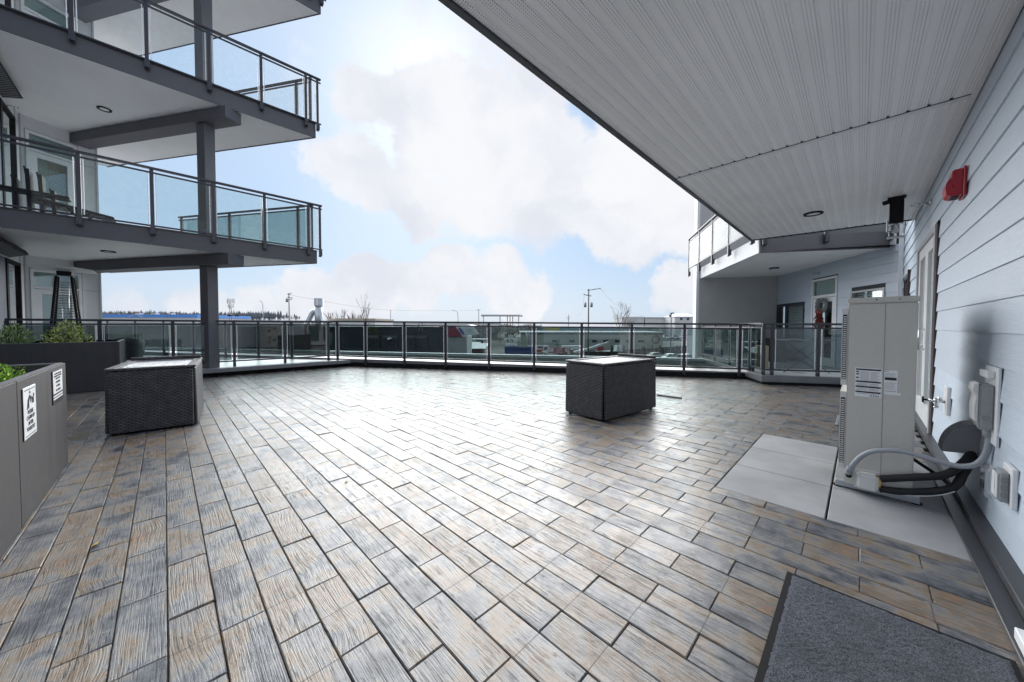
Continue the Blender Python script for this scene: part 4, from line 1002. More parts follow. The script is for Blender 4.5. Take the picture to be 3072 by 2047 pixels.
m = MB(); m.box(sx-.172, sx+.172, -.6284, -.6278, .690, .866); m.box(sx-.172, sx+.172, -.6284, -.6278, .664, .676); m.box(sx-.172, sx+.172, -.6284, -.6278, .643, .655); obj('panel', m, M['signwhite'], t)
m = MB()
for k, (line, size, z) in enumerate((('ALL FORMS OF SMOKING ARE', .019, .846), ('PROHIBITED ON THE PROPERTY', .019, .826), ('PATIOS AND DECKS', .019, .806), ('NO SMOKING', .025, .776), ('NO VAPING', .025, .744), ('NO CANNABIS', .025, .710))):
    q = text_mb(line, size, SF(sx, z-.006), bold=.0005); m.add(q.v, q.f)
obj('lettering', m, M['ink'], t)

# ================================================================== wicker fire tables
def wicker_table(label, c, ux, lx, ly, h=.765):
    """c: corner on the ground, ux: unit vector of the long side"""
    c = Vector(c); ux = Vector(ux).normalized(); uy = Vector((-ux.y, ux.x, 0))
    if ly < 0: uy = -uy; ly = -ly
    cen = c+ux*lx/2+uy*ly/2
    t = thing('wicker_table', label, 'table', (cen.x, cen.y, .0), 'dark wicker storage tables')
    t.rotation_euler = (0, 0, 0)
    ang = math.atan2(ux.y, ux.x)
    # parts are built axis-aligned and turned, so the weave follows the sides
    def part(nm, mb, mtl, bev=.006):
        o = obj(nm, mb, mtl, None, bev); o.parent = t; o.rotation_euler = (0, 0, ang); return o
    X, Y = lx/2, ly/2
    m = MB(); m.box(-X+.03, X-.03, -Y+.03, Y-.03, .03, h-.075); part('inner_box', m, M['black'])
    for (x0, x1, y0, y1, sx, sy) in ((-X+.022, X-.022, -Y, -Y+.028, 0, -1), (-X+.022, X-.022, Y-.028, Y, 0, 1), (-X, -X+.028, -Y+.022, Y-.022, -1, 0), (X-.028, X, -Y+.022, Y-.022, 1, 0)):
        m = MB(); fl = .012
        n = 8
        lo = [(x0+sx*fl, y0+sy*fl), (x1+sx*fl, y0+sy*fl), (x1+sx*fl, y1+sy*fl), (x0+sx*fl, y1+sy*fl)]
        hi = [(x0, y0), (x1, y0), (x1, y1), (x0, y1)]
        m.hexa([Vector((a, b, .022)) for a, b in lo], [Vector((a, b, h-.052)) for a, b in hi]); part('side_panel', m, M['wicker'], .008)
    m = MB(); r = .085; z0, z1 = h-.04, h-.012
    m.box(-X-.006, X+.006, -Y-.006, -Y+r, z0, z1); m.box(-X-.006, X+.006, Y-r, Y+.006, z0, z1); m.box(-X-.006, -X+r, -Y+r, Y-r, z0, z1); m.box(X-r, X+.006, -Y+r, Y-r, z0, z1); part('rim', m, M['wicker'], .007)
    m = MB(); m.box(-X+r, X-r, -Y+r, Y-r, h-.07, h-.022); part('glass_top', m, M['wetglass'], .003)
    m = MB(); m.box(X-.034, X+.004, -Y+.01, Y-.01, z1+.001, h+.026); part('back_lip', m, M['wicker'], .007)
    m = MB()
    for sx in (-1, 1):
        for sy in (-1, 1): m.cyl((sx*(X-.06), sy*(Y-.06), .0), (sx*(X-.06), sy*(Y-.06), .03), .025, n=10)
    part('foot', m, M['black'], 0)
    return t
wicker_table('dark wicker table standing on the open wet deck at right of centre', (-2.304, 3.965, 0), Vector((.149, 1.257, 0)), 1.27, .68)
wicker_table('dark wicker table at left standing between the two planters', (-5.876, -.48, 0), Vector((-.988, .105, 0)), 1.25, -.745)

# ================================================================== heat pump outdoor unit and what hangs round it
t = thing('air_conditioner', 'tall beige two fan outdoor unit on rails beside the lap siding wall', 'air conditioner', (.105, 4.1, .0))
X0, X1, Y0, Y1 = -.065, .277, 3.63, 4.58
m = MB(); m.box(X0, X1, Y0, Y1, .052, 1.405); obj('casing', m, M['ac'], t, .006, 2)
m = MB(); m.box(.1222, .1236, Y0-.0009, Y0-.0002, .06, 1.398); obj('seam', m, M['black'], t)
m = MB(); m.box(X0-.006, X1+.006, Y0-.006, Y1+.006, 1.407, 1.45); obj('top_cover', m, M['ac'], t, .008, 2)
for z0, z1 in ((.795, 1.372), (.158, .745)):
    m = MB(); m.box(-.100, -.0655, Y0+.012, Y1-.02, z0, z0+.04); m.box(-.100, -.0655, Y0+.012, Y1-.02, z1-.04, z1); m.box(-.100, -.0655, Y0+.012, Y0+.03, z0+.04, z1-.04); m.box(-.100, -.0655, Y1-.05, Y1-.02, z0+.04, z1-.04)
    n = 24
    for k in range(n):
        z = z0+.05+k*(z1-z0-.1)/n
        m.box(-.098, -.070, Y0+.03, Y1-.05, z, z+.0085)
    for k in range(14): m.box(-.0995, -.094, Y0+.05+k*.06, Y0+.056+k*.06, z0+.04, z1-.04)
    # louvre teeth on the narrow edge that faces the deck
    for k in range(30):
        z = z0+.05+k*(z1-z0-.1)/30
        m.box(-.092, -.074, Y0+.004, Y0+.0119, z, z+.008)
    fg = obj('fan_guard', m, M['aclight'], t, .0)
    m = MB(); m.box(-.0945, -.0725, Y0+.0085, Y0+.0118, z0+.045, z1-.045); obj('shadow_gap', m, M['black'], fg)
    m = MB(); zc = (z0+z1)/2
    for k in range(3):
        a = k*2.094
        m.hexa([Vector((-.075, 4.09+math.cos(a)*.05-math.sin(a)*.04, zc+math.sin(a)*.05+math.cos(a)*.04)), Vector((-.068, 4.09+math.cos(a)*.05+math.sin(a)*.04, zc+math.sin(a)*.05-math.cos(a)*.04)), Vector((-.068, 4.09+math.cos(a)*.24+math.sin(a)*.1, zc+math.sin(a)*.24-math.cos(a)*.1)), Vector((-.075, 4.09+math.cos(a)*.24-math.sin(a)*.1, zc+math.sin(a)*.24+math.cos(a)*.1))],
               [Vector((-.073, 4.09+math.cos(a)*.05-math.sin(a)*.04, zc+math.sin(a)*.05+math.cos(a)*.04)), Vector((-.066, 4.09+math.cos(a)*.05+math.sin(a)*.04, zc+math.sin(a)*.05-math.cos(a)*.04)), Vector((-.066, 4.09+math.cos(a)*.24+math.sin(a)*.1, zc+math.sin(a)*.24-math.cos(a)*.1)), Vector((-.073, 4.09+math.cos(a)*.24-math.sin(a)*.1, zc+math.sin(a)*.24+math.cos(a)*.1))])
    obj('fan', m, M['black'], t)
m = MB()
for x, z in ((.077, 1.43), (.19, 1.43)): m.cyl((x, Y0-.0065, z), (x, Y0-.011, z), .006, n=10)
for x, z in ((.144, .022+.055), (.229, .075)): m.cyl((x, Y0-.0005, z), (x, Y0-.005, z), .011, n=10)
obj('screw', m, M['hood'], t)
m = MB(); m.cyl((-.04, Y0-.0005, .115), (-.04, Y0-.0015, .115), .017, n=18); obj('knockout_hole', m, M['black'], t)
m = MB(); m.box(.0, .112, 3.565, Y0-.0005, .052, .172); cvr = obj('service_cover', m, M['aclight'], t, .014, 3)
m = MB(); m.box(-.01, .122, Y0-.004, Y0-.0006, .04, .186); obj('cover_flange', m, M['aclight'], cvr, .002)
for y in (3.70, 4.48):
    m = MB(); m.box(-.115, .315, y-.03, y+.03, .008, .05); obj('base_rail', m, M['galv'], t, .003)
m = MB()
for y in (3.70, 4.48):
    for x in (-.1, .3): m = MB(); m.cyl((x, y, .0), (x, y, .0079), .03, n=12); obj('rubber_foot', m, M['black'], t)
# stickers on the side of the unit
def LFn(x0, z0): return lambda a, b, c: Vector((x0+a, Y0-.0012-c, z0+b))
m = MB(); m.box(-.022, .115, Y0-.0012, Y0-.0002, .722, .935); lb = obj('label', m, M['signwhite'], t)
m = MB()
for z in (.917, .828, .790, .752): m.box(-.018, .111, Y0-.0022, Y0-.0013, z, z+.011)
f = LFn(0, 0)
for z in (.905, .888, .862): m.box(-.016, -.002, Y0-.0022, Y0-.0013, z-.006, z+.004)
for k in range(9):
    m.box(.004, .052, Y0-.0018, Y0-.0013, .905-k*.0076, .9065-k*.0076); m.box(.058, .106-(k % 3)*.008, Y0-.0018, Y0-.0013, .903-k*.0076, .9045-k*.0076)
for z in (.818, .811, .804, .780, .773, .744): m.box(-.012, .046, Y0-.0018, Y0-.0013, z, z+.0015); m.box(.052, .10, Y0-.0018, Y0-.0013, z, z+.0015)
for k in range(14):
    if k % 3 != 1: m.box(.056+k*.0037, .0585+k*.0037, Y0-.0018, Y0-.0013, .727, .738)
obj('print', m, M['ink'], lb)
m = MB(); m.box(.126, .190, Y0-.0012, Y0-.0002, .772, .927); m.box(.128, .207, Y0-.0012, Y0-.0002, .755, .7715); lb = obj('label', m, M['signwhite'], t)
m = MB(); m.box(.129, .186, Y0-.0022, Y0-.0013, .858, .876); m.cyl((.132, Y0-.0013, .9195), (.132, Y0-.0022, .9195), .0028, n=12)
q = text_mb('LG', .0075, lambda a, b, c: Vector((.1385+a, Y0-.0018-c, .917+b)), align='LEFT', bold=.0002); m.add(q.v, q.f)
for k in range(5): m.box(.130, .186-(k % 2)*.01, Y0-.0018, Y0-.0013, .906-k*.0075, .9073-k*.0075)
for k in range(7): m.box(.129, .184-(k % 3)*.006, Y0-.0018, Y0-.0013, .838-k*.0072, .8392-k*.0072)
m.box(.13, .186, Y0-.0018, Y0-.0013, .7785, .781)
obj('print', m, M['ink'], lb)

def pxpath(pts):                                     # (zoom-8 pixel, plane y or point)
    return [ony(2400+a/2.2396, 860+b/2.2396, y) for a, b, y in pts]
def smooth(pts, n=8):
    out = []
    P = [pts[0]]+list(pts)+[pts[-1]]
    for i in range(1, len(P)-2):
        for k in range(n):
            u = k/n; a, b, c, d = P[i-1], P[i], P[i+1], P[i+2]
            out.append(.5*((2*b)+(c-a)*u+(2*a-5*b+4*c-d)*u*u+(3*b-a-3*c+d)*u**3))
    out.append(pts[-1]); return out
# electrical whip
pp = pxpath([(325, 1240, 3.60), (350, 1205, 3.55), (400, 1150, 3.545), (470, 1112, 3.54), (560, 1100, 3.535), (680, 1107, 3.53), (800, 1135, 3.52), (940, 1178, 3.51), (1080, 1208, 3.50), (1180, 1195, 3.495), (1240, 1140, 3.49), (1268, 1060, 3.488), (1273, 985, 3.486)])
pp = smooth([Vector(p) for p in pp], 10)
t = thing('flexible_conduit', 'grey flexible conduit looping from the beige unit up to the switch box', 'conduit', pp[0])
m = MB(); m.tube(pp, .0155, 14, radii=[.0155+(.0007 if i % 2 else 0) for i in range(len(pp))]); obj('hose', m, M['grey_plastic'], t)
m = MB(); m.cyl((-.043, Y0-.001, .150), (-.043, 3.597, .150), .022, n=14); m.sphere((-.043, 3.595, .150), .021); m.cyl(pp[2], pp[9], .021, n=14); obj('elbow_fitting', m, M['grey_plastic'], t)
m = MB(); m.cyl(pp[-1]-Vector((0, 0, .02)), pp[-1]+Vector((0, 0, .045)), .027, n=14); obj('end_fitting', m, M['grey_plastic'], t)
e_ = pp[-1]
# disconnect switch
t = thing('switch_box', 'grey electrical disconnect switch box on a white block on the lap siding', 'switch box', (.5, e_.y, .6))
bx0 = .508
yb0, yb1 = 3.415, 3.56
m = MB(); m.box(bx0, .5605, yb0, yb1, e_.z+.03, .895); obj('housing', m, M['box_grey'], t, .006, 2)
m = MB(); m.box(.561, .5745, 3.37, 3.66, .545, 1.0); m.box(.53, .5605, 3.42, 3.60, .935, .975); obj('mounting_block', m, M['white'], t, .003)
m = MB(); zb = e_.z+.06
prof = [(0, .0), (-.016, .015), (-.020, .10), (-.012, .16), (-.026, .20), (-.022, .235), (0, .245)]
lo = [Vector((bx0-.001+a, yb0+.012, zb+b)) for a, b in prof]; hi = [Vector((bx0-.001+a, yb1-.012, zb+b)) for a, b in prof]; m.extr(None, lo, hi); obj('lever_cover', m, M['aclight'], t, .003)
m = MB(); m.ring(Vector(((bx0+.56)/2, yb0-.0005, e_.z+.10)), .010, .013, .0012, 20, Vector((0, -1, 0)));
obj('embossing', m, M['hood'], t)
# insulated refrigerant lines
t = thing('refrigerant_pipes', 'pair of black insulated pipes running from the beige unit into the wall', 'pipes', (.3, 3.7, .1))
for pts in ([(540, 1292, 3.6), (640, 1288, 3.6), (760, 1282, 3.6), (880, 1277, 3.6), (960, 1268, 3.61), (1030, 1240, 3.63), (1085, 1195, 3.67), (1130, 1150, 3.75), (1165, 1105, 3.86)],
            [(535, 1360, 3.6), (660, 1376, 3.6), (800, 1380, 3.6), (930, 1372, 3.6), (1020, 1355, 3.61), (1065, 1315, 3.63), (1095, 1260, 3.66), (1130, 1200, 3.74), (1160, 1140, 3.86)]):
    q = smooth([Vector(p) for p in pxpath(pts)], 6)
    m = MB(); m.tube(q, .0245, 12, radii=[.0235+.0016*mnoise.noise(p*30) for p in q]); obj('pipe', m, M['blackpipe'], t)
m = MB(); q = pxpath([(530, 1292, 3.6), (545, 1292, 3.6)]); m.cyl(q[0]-Vector((.02, 0, 0)), q[1], .017, n=8); q = pxpath([(525, 1358, 3.6), (540, 1360, 3.6)]); m.cyl(q[0]-Vector((.02, 0, 0)), q[1], .017, n=8); m.box(.112, .124, 3.585, 3.612, .09, .16); obj('valve_nut', m, M['brass'], t)
q = smooth([Vector(p) for p in pxpath([(762, 1160, 4.1), (860, 1225, 4.0), (960, 1292, 3.9), (1030, 1345, 3.8), (1100, 1290, 3.8)])], 6)
m = MB(); m.tube(q, .012, 8); obj('pipe', m, M['blackpipe'], t)
q = smooth([Vector(p) for p in pxpath([(545, 1385, 3.595), (700, 1400, 3.59), (850, 1408, 3.585), (960, 1398, 3.585), (1040, 1378, 3.59)])], 6)
m = MB(); m.tube(q, .0035, 6); obj('control_wire', m, M['white'], t)
# hood where the pipes enter
hc = Vector((.574, 3.80, .37))
t = thing('wall_hood', 'dark grey half round hood covering the pipe entry low on the siding', 'hood', hc)
lo, hi = [], []
for k in range(13):
    a = R(92+k*7.2); r = .21
    lo.append(hc+Vector((math.cos(a)*r*.72, 0, math.sin(a)*r))); hi.append(hc+Vector((math.cos(a)*r*.72, .17, math.sin(a)*r)))
m = MB(); m.extr(None, [hc+Vector((-.004, 0, .02))]+lo, [hc+Vector((-.004, .008, .02))]+[p+Vector((0, .008, 0)) for p in lo]); obj('side_cheek', m, M['hood'], t)
m = MB()
for a, b, c, d in zip(lo, lo[1:], hi, hi[1:]):
    n_ = ((a+b)/2-hc); n_.y = 0; n_ = n_.normalized()*.008
    m.hexa([a, b, d, c], [a+n_, b+n_, d+n_, c+n_])
obj('curved_cover', m, M['hood'], t)
m = MB(); m.box(.556, .5735, 3.72, 4.04, .57, .60); obj('wall_flange', m, M['white'], t, .003)
# weatherproof outlet
t = thing('outdoor_outlet', 'grey outdoor outlet with clear bubble cover low on the siding', 'outlet', (.55, 3.1, .4))
m = MB(); m.box(.553, .574, 3.005, 3.16, .315, .52); obj('plate', m, M['white'], t, .004)
m = MB(); m.box(.521, .5525, 3.03, 3.14, .335, .49); obj('base', m, M['box_grey'], t, .006)
m = MB(); m.box(.477, .5205, 3.025, 3.145, .33, .50); obj('bubble_cover', m, M['clear'], t, .014, 3)
m = MB()
for z in (.372, .412, .452): m.ring(Vector((.537, 3.0298, z)), .008, .013, .002, 14, Vector((0, -1, 0)))
obj('plug_knockout', m, M['hood'], t)
m = MB(); m.box(.512, .5205, 3.04, 3.125, .35, .475); obj('socket', m, M['signwhite'], t, .003)
# hose bib
t = thing('hose_bib', 'chrome hose tap on a white block on the lap siding', 'tap', (.57, 4.95, .57))
m = MB(); m.box(.55, .5745, 4.88, 5.04, .45, .70); obj('mounting_block', m, M['white'], t, .004)
m = MB(); m.cyl((.55, 4.95, .56), (.45, 4.95, .565), .013); m.cyl((.50, 4.95, .56), (.50, 4.95, .51), .013); m.cyl((.50, 4.95, .512), (.50, 4.95, .50), .018); m.cyl((.52, 4.95, .575), (.52, 4.95, .60), .014); m.sphere((.50, 4.95, .565), .022); obj('tap_body', m, M['chrome'], t)
m = MB(); m.cyl((.45, 4.95, .565), (.42, 4.95, .566), .008)
m.ring(Vector((.425, 4.95, .566)), .016, .028, .01, 14, Vector((-1, 0, 0))); m.box(.416, .424, 4.925, 4.975, .562, .570); obj('handle', m, M['black'], t)
# fire alarm
t = thing('fire_alarm', 'red fire alarm horn high on the lap siding under the soffit', 'alarm', (.52, 4.62, 2.4))
ya, yb = 4.52, 4.70
m = MB(); m.box(.555, .5705, ya-.012, yb+.012, 2.285, 2.515); obj('back_plate', m, M['red'], t, .003)
m = MB(); prof = [(.555, 2.295), (.487, 2.295), (.472, 2.315), (.466, 2.36), (.470, 2.405), (.482, 2.43), (.497, 2.44), (.50, 2.50), (.555, 2.505)]
m.extr(None, [Vector((x, ya, z)) for x, z in prof], [Vector((x, yb, z)) for x, z in prof]); obj('horn_body', m, M['red'], t, .006, 2)
m = MB(); m.box(.50, .54, ya+.03, yb-.03, 2.2895, 2.296); obj('sounder_slot', m, M['black'], t)
# black box and clear guard hung below the soffit edge
p = onz(2400+600/2.0625, 1222/2.0625, 2.955)
t = thing('soffit_camera', 'black box with clear shielded camera hanging under the far soffit end', 'camera', p)
m = MB(); m.box(p.x-.085, p.x+.085, p.y-.05, p.y+.05, p.z-.02, p.z-.001); obj('mounting_plate', m, M['black'], t, .004)
bz = p.z-.35
m = MB(); m.box(p.x-.065, p.x+.065, p.y-.045, p.y+.045, bz, p.z-.021); obj('drop_box', m, M['black'], t, .004)
m = MB(); m.cyl((p.x-.13, p.y-.02, p.z-.06), (p.x-.066, p.y-.02, p.z-.045), .028, n=12); obj('sensor', m, M['black'], t)
m = MB(); m.box(p.x-.07, p.x+.07, p.y-.055, p.y+.05, bz-.17, bz-.001); obj('clear_shield', m, M['clear'], t, .008)
m = MB(); m.sphere((p.x, p.y-.01, bz-.09), .035); m.cyl((p.x, p.y-.01, bz-.06), (p.x, p.y-.01, bz-.004), .02); m.cyl((p.x-.03, p.y-.05, bz-.12), (p.x-.01, p.y-.02, bz-.09), .012); obj('camera_head', m, M['lens'], t)
m = MB(); m.box(p.x-.09, p.x-.071, p.y-.05, p.y+.05, bz-.1, bz+.05); m.box(p.x-.08, p.x+.08, p.y-.06, p.y+.055, bz-.186, bz-.171); obj('bracket', m, M['galv'], t, .003)

# entrance mat
t = thing('entrance_mat', 'charcoal flecked entrance mat with black rubber edge at lower right', 'mat', (.1, 1.4, .004))
m = MB(); m.box(-.236, .428, .3, 2.193, .004, .009); obj('rubber_border', m, M['black'], t)
m = MB(); nx, ny = 46, 130; x0, x1, y0, y1 = -.213, .412, .32, 2.178
vs = []
for i in range(nx+1):
    for k in range(ny+1):
        ed = min(i, nx-i, k, ny-k); vs.append((x0+(x1-x0)*i/nx+random.gauss(0, .0009), y0+(y1-y0)*k/ny+random.gauss(0, .0009), (.009 if ed == 0 else .0145)+random.gauss(0, .0009)))
m.add(vs, [(i*(ny+1)+k, (i+1)*(ny+1)+k, (i+1)*(ny+1)+k+1, i*(ny+1)+k+1) for i in range(nx) for k in range(ny)]); obj('carpet', m, M['carpet'], t)
# things by the right patio
q = onz(2508, 1262, .005)
t = thing('door_mat', 'small grey mat beyond the beige unit, near its left edge', 'mat', (q.x+.3, q.y, .005))
m = MB(); m.box(q.x, q.x+.6, q.y-.3, q.y+.35, .005, .016); obj('pad', m, M['cover'], t, .004)
m = MB(); m.box(q.x+.03, q.x+.57, q.y-.27, q.y+.32, .0161, .019); obj('pile', m, M['carpet'], t)
# wreath
wc = WP(2.15, .05, 1.78)
t = thing('door_wreath', 'frosted winter wreath with red ribbon on the patio door', 'wreath', wc)
M['frost'] = leafmat('frosted_needles', (.03, .05, .035), (.80, .82, .84))
M['ribbon'] = leafmat('red_ribbon', (.14, .010, .012), (.26, .03, .02))
m = MB()
for k in range(2000):
    a = random.uniform(0, 6.283); b = random.uniform(0, 6.283); r = .165+math.cos(b)*.032; o = .03+math.sin(b)*.032
    c = wc+DN*(math.cos(a)*r)-DE*o+Vector((0, 0, math.sin(a)*r)); m.leaf(c, .034, .014)
obj('greenery', m, M['frost'], t)
m = MB()
for k in range(120):
    z = -.17-.36*random.random(); wd = .05+.16*(-z-.15)/.36
    c = wc+DN*random.uniform(-wd, wd)-DE*(.045+random.uniform(0, .05))+Vector((0, 0, z)); m.leaf(c, .10, .05, Vector((random.gauss(0, .4), random.gauss(0, .4), -1)).normalized(), .6)
for sg in (-1, 1): m.tube(smooth([wc-DE*.07+Vector((0, 0, -.17)), wc-DE*.09+DN*(sg*.09)+Vector((0, 0, -.11)), wc-DE*.08+DN*(sg*.10)+Vector((0, 0, -.21)), wc-DE*.07+Vector((0, 0, -.17))], 6), .016, 8)
obj('ribbon', m, M['ribbon'], t)
# drying rack
t = thing('drying_rack', 'folding metal drying rack with crossed legs on the wreath door patio', 'rack', KP(1.2, .9, .185))
m = MB()
for o in (.75, 1.25):
    for (a, b) in ((.75, 1.65), (1.65, .75)): m.cyl(KP(a, o, .19), KP(b, o, .92), .008, n=8)
obj('leg', m, M['rail'], t)
m = MB()
for a in (.72, .9, 1.1, 1.3, 1.5, 1.7): m.cyl(KP(a, .7, .93), KP(a, 1.3, .93), .004, n=6)
m.cyl(KP(.7, .75, .92), KP(1.72, .75, .92), .009, n=6); m.cyl(KP(.7, 1.25, .92), KP(1.72, 1.25, .92), .009, n=6); obj('hanging_bar', m, M['chrome'], t)
m = MB(); m.cyl(KP(.70, .75, .196), KP(.70, 1.25, .196), .012, n=6); m.cyl(KP(1.7, .75, .196), KP(1.7, 1.25, .196), .012, n=6); obj('foot_bar', m, M['whitemetal'], t)
# covered grill on the right patio, cardboard box
gp = WP(3.55, .55, .186)
t = thing('covered_grill', 'dark covered grill against the wall left of the wreath door', 'grill', gp)
m = MB(); m.hexa([gp+DN*-.55+DE*.2, gp+DN*.55+DE*.2, gp+DN*.55-DE*.3, gp+DN*-.55-DE*.3], [gp+DN*-.42+DE*.15+Vector((0, 0, .68)), gp+DN*.42+DE*.15+Vector((0, 0, .68)), gp+DN*.42-DE*.22+Vector((0, 0, .68)), gp+DN*-.42-DE*.22+Vector((0, 0, .68))]); obj('cover', m, M['black'], t, .06, 3)
m = MB()
for sg in (-.4, .4): m.cyl(gp+DN*sg-DE*.2+Vector((0, 0, -.0)), gp+DN*sg-DE*.2+Vector((0, 0, .06)), .04)
obj('caster', m, M['rail'], t)
M['card'] = mat('cardboard', (.45, .36, .27), .8, 0, .08, 6)
q = onz(2310, 1096, .186); q = KP(.52, 1.6, .186)
t = thing('cardboard_box', 'pale brown cardboard box on the patio behind the corner rail post', 'box', q)
m = MB(); m.hexa([q, q+DE*.3, q+DE*.3+DN*.4, q+DN*.4], [q+Vector((0, 0, .55)), q+DE*.3+Vector((0, 0, .55)), q+DE*.3+DN*.4+Vector((0, 0, .55)), q+DN*.4+Vector((0, 0, .55))]); obj('carton', m, M['card'], t, .004)
m = MB(); m.hexa([q+DE*.1-DN*.001+Vector((0, 0, .2)), q+DE*.2-DN*.001+Vector((0, 0, .2)), q+DE*.2+Vector((0, 0, .2)), q+DE*.1+Vector((0, 0, .2))], [q+DE*.1-DN*.001+Vector((0, 0, .3)), q+DE*.2-DN*.001+Vector((0, 0, .3)), q+DE*.2+Vector((0, 0, .3)), q+DE*.1+Vector((0, 0, .3))]); obj('hand_hole', m, M['ink'], t)
t = tag(obj('wall_outlet', MB().box(3.96, 4.10, .0165, .05, .27, .42, WP), M['box_grey'], None, .004), 'grey outlet box low on the patio wall below the blind window', 'outlet')
# pipe standing on the kerb
p0_ = onz(300+975/2.941, 860+712/2.941, .20); 
t = thing('plastic_pipe', 'short leaning pale green plastic pipe standing on the left kerb', 'pipe', p0_)
m = MB(); m.cyl(p0_, p0_+Vector((-.02, -.06, .33)), .024, n=12); obj('tube', m, M['whitemetal'], t)
M['greenend'] = mat('green_cap', (.12, .3, .2), .5); m = MB(); m.cyl(p0_+Vector((-.02, -.06, .331)), p0_+Vector((-.021, -.063, .35)), .027, n=12); obj('cap', m, M['greenend'], t)
# wet batten lying on the deck
a = onz(1600+1750/4.706, 1040+678/4.706, .012); b = onz(1600+2090/4.706, 1040+722/4.706, .012)
m = MB(); d = (b-a).normalized(); n_ = Vector((-d.y, d.x, 0))*.04
m.hexa([a-n_-Vector((0, 0, .008)), b-n_-Vector((0, 0, .008)), b+n_-Vector((0, 0, .008)), a+n_-Vector((0, 0, .008))], [a-n_+Vector((0, 0, .012)), b-n_+Vector((0, 0, .012)), b+n_+Vector((0, 0, .012)), a+n_+Vector((0, 0, .012))])
tag(obj('metal_strip', m, M['hood'], None, .003), 'flat grey strip lying on the deck right of the wicker table', 'strip')
M['yleaf'] = leafmat('fallen_leaf', (.42, .26, .04), (.5, .36, .08))
for px, py, lab in ((1034, 1447, 'small yellow fallen leaf on the pavers in the middle of the deck'), (276, 1636, 'pale yellow fallen leaf on the brown pavers near the left planter')):
    q = onz(px, py, .004); m = MB()
    for k in range(3): m.leaf(q, .035, .018, Vector((math.cos(k*1.1), math.sin(k*1.1), .15)).normalized())
    tag(obj('fallen_leaf', m, M['yleaf']), lab, 'leaf', 'fallen leaves on the deck')

# ================================================================== the neighbourhood beyond the roof edge
FW = Vector((-math.sin(YAW), math.cos(YAW), 0)); RT = Vector((math.cos(YAW), math.sin(YAW), 0)); HZ = 977.5
def bp(px, D, z=GZ): return Vector((0, 0, 0)) + FW*D + RT*((px-1536)/F_PX*D) + Vector((0, 0, z))
def zy(py, D): return CAM.z + (HZ-py)/F_PX*D
def facing(px, D, rot=0):
    """local frame on the ground at a distance: x to the right, y away from the terrace"""
    o = bp(px, D, 0); ca, sa = math.cos(rot), math.sin(rot); u = RT*ca+FW*sa; v = FW*ca-RT*sa
    return lambda a, b, c: o+u*a+v*b+Vector((0, 0, c))
def bgbox(m, px0, px1, z0, z1, D, dep, o0=0):
    f = facing((px0+px1)/2, D); hw = (px1-px0)/2/F_PX*D; return m.box(-hw, hw, o0, o0+dep, z0, z1, f)
M['slate'] = mat('dark_metal_cladding', (.036, .043, .047), .85, 0, .15, 1.5, stretch=(3, 3, .2), spec=.1)
M['roofpale'] = mat('pale_flat_roof', (.60, .61, .62), .6, 0, .08, .3)
M['blueroof'] = mat('blue_metal_roof', (.09, .30, .78), .4, 0, .12, .1)
M['palewall'] = mat('pale_wall', (.62, .62, .62), .7, 0, .08, .1)
M['tanroof'] = mat('tan_roof', (.46, .38, .30), .7, 0, .1, .1)
M['teal'] = mat('teal_corrugated', (.20, .30, .33), .5, .2, .12, .2, stretch=(6, 6, .2))
M['yellow'] = mat('yellow_cladding', (.50, .42, .10), .6, 0, .1, .3)
M['redpaint'] = mat('red_mansard', (.36, .03, .05), .5, 0, .15, .5)
M['brownred'] = mat('brown_shed_wall', (.09, .045, .045), .8, 0, .2, 1)
M['metalroof'] = mat('grey_sheet_roof', (.42, .44, .45), .5, .2, .12, .6, stretch=(8, 1, 1))
M['bin'] = mat('blue_bin_paint', (.02, .06, .22), .45, 0, .2, .8)
M['carwhite'] = mat('white_car_paint', (.70, .71, .72), .25, 0, .05, 2, coat=.5)
M['carsilver'] = mat('silver_car_paint', (.40, .42, .44), .25, .4, .05, 2, coat=.5)
M['cardark'] = mat('dark_car_paint', (.04, .045, .055), .25, .2, .05, 2, coat=.5)
M['carglass'] = mat('car_glass', (.02, .025, .03), .08, 0, .1, 3, spec=.8)
M['tyre'] = mat('tyre_rubber', (.02, .02, .02), .8)
M['purple'] = mat('purple_logo', (.14, .14, .40), .5)
M['redsign'] = mat('red_signboard', (.34, .04, .05), .5, 0, .1, 1)
M['galvpole'] = mat('grey_pole', (.28, .29, .31), .5, .5, .1, 1)
M['fence'] = mat('dark_fence_boards', (.055, .06, .065), .8, 0, .2, 1, stretch=(4, 4, .3))

# dark clad warehouse right behind the terrace
nW = 14.0; PW_ = P0+DN*nW; r = ray(1344, 1000); 
den = r.x*(-DE.y)+DE.x*r.y
tt = (r.x*PW_.y-r.y*PW_.x)/(r.y*DE.x-r.x*DE.y)
sR = tt
def NW(a, o, z): return PW_+DE*a-DN*o+Vector((0, 0, z))
t = thing('warehouse', 'long dark clad warehouse wall directly beyond the open railing', 'building', PW_+DE*(sR-15)+Vector((0, 0, GZ)))
rv = Vector((r.x, r.y, 0)).normalized()
cr_ = NW(sR, 0, 0); cl_ = NW(-60, 0, 0)
m = MB(); m.prism([cl_[:2], cr_[:2], (cr_+rv*26-DE*1.5)[:2], (cl_+DN*26)[:2]], GZ, 1.02); obj('wall', m, M['slate'], t)
m = MB(); m.prism([(cl_+DN*.3)[:2], (cr_+DN*.3-DE*.3)[:2], (cr_+rv*26-DE*1.5)[:2], (cl_+DN*26)[:2]], 1.021, 1.10); obj('roof', m, M['roofpale'], t)
m = MB(); m.box(-60.2, sR+.1, -.299, .12, 1.021, 1.16, NW); obj('parapet_cap', m, M['slate'], t)
m = MB(); m.box(-60, sR, .0005, .06, -.62, -.50, NW); obj('wall_band', m, M['rail'], t)
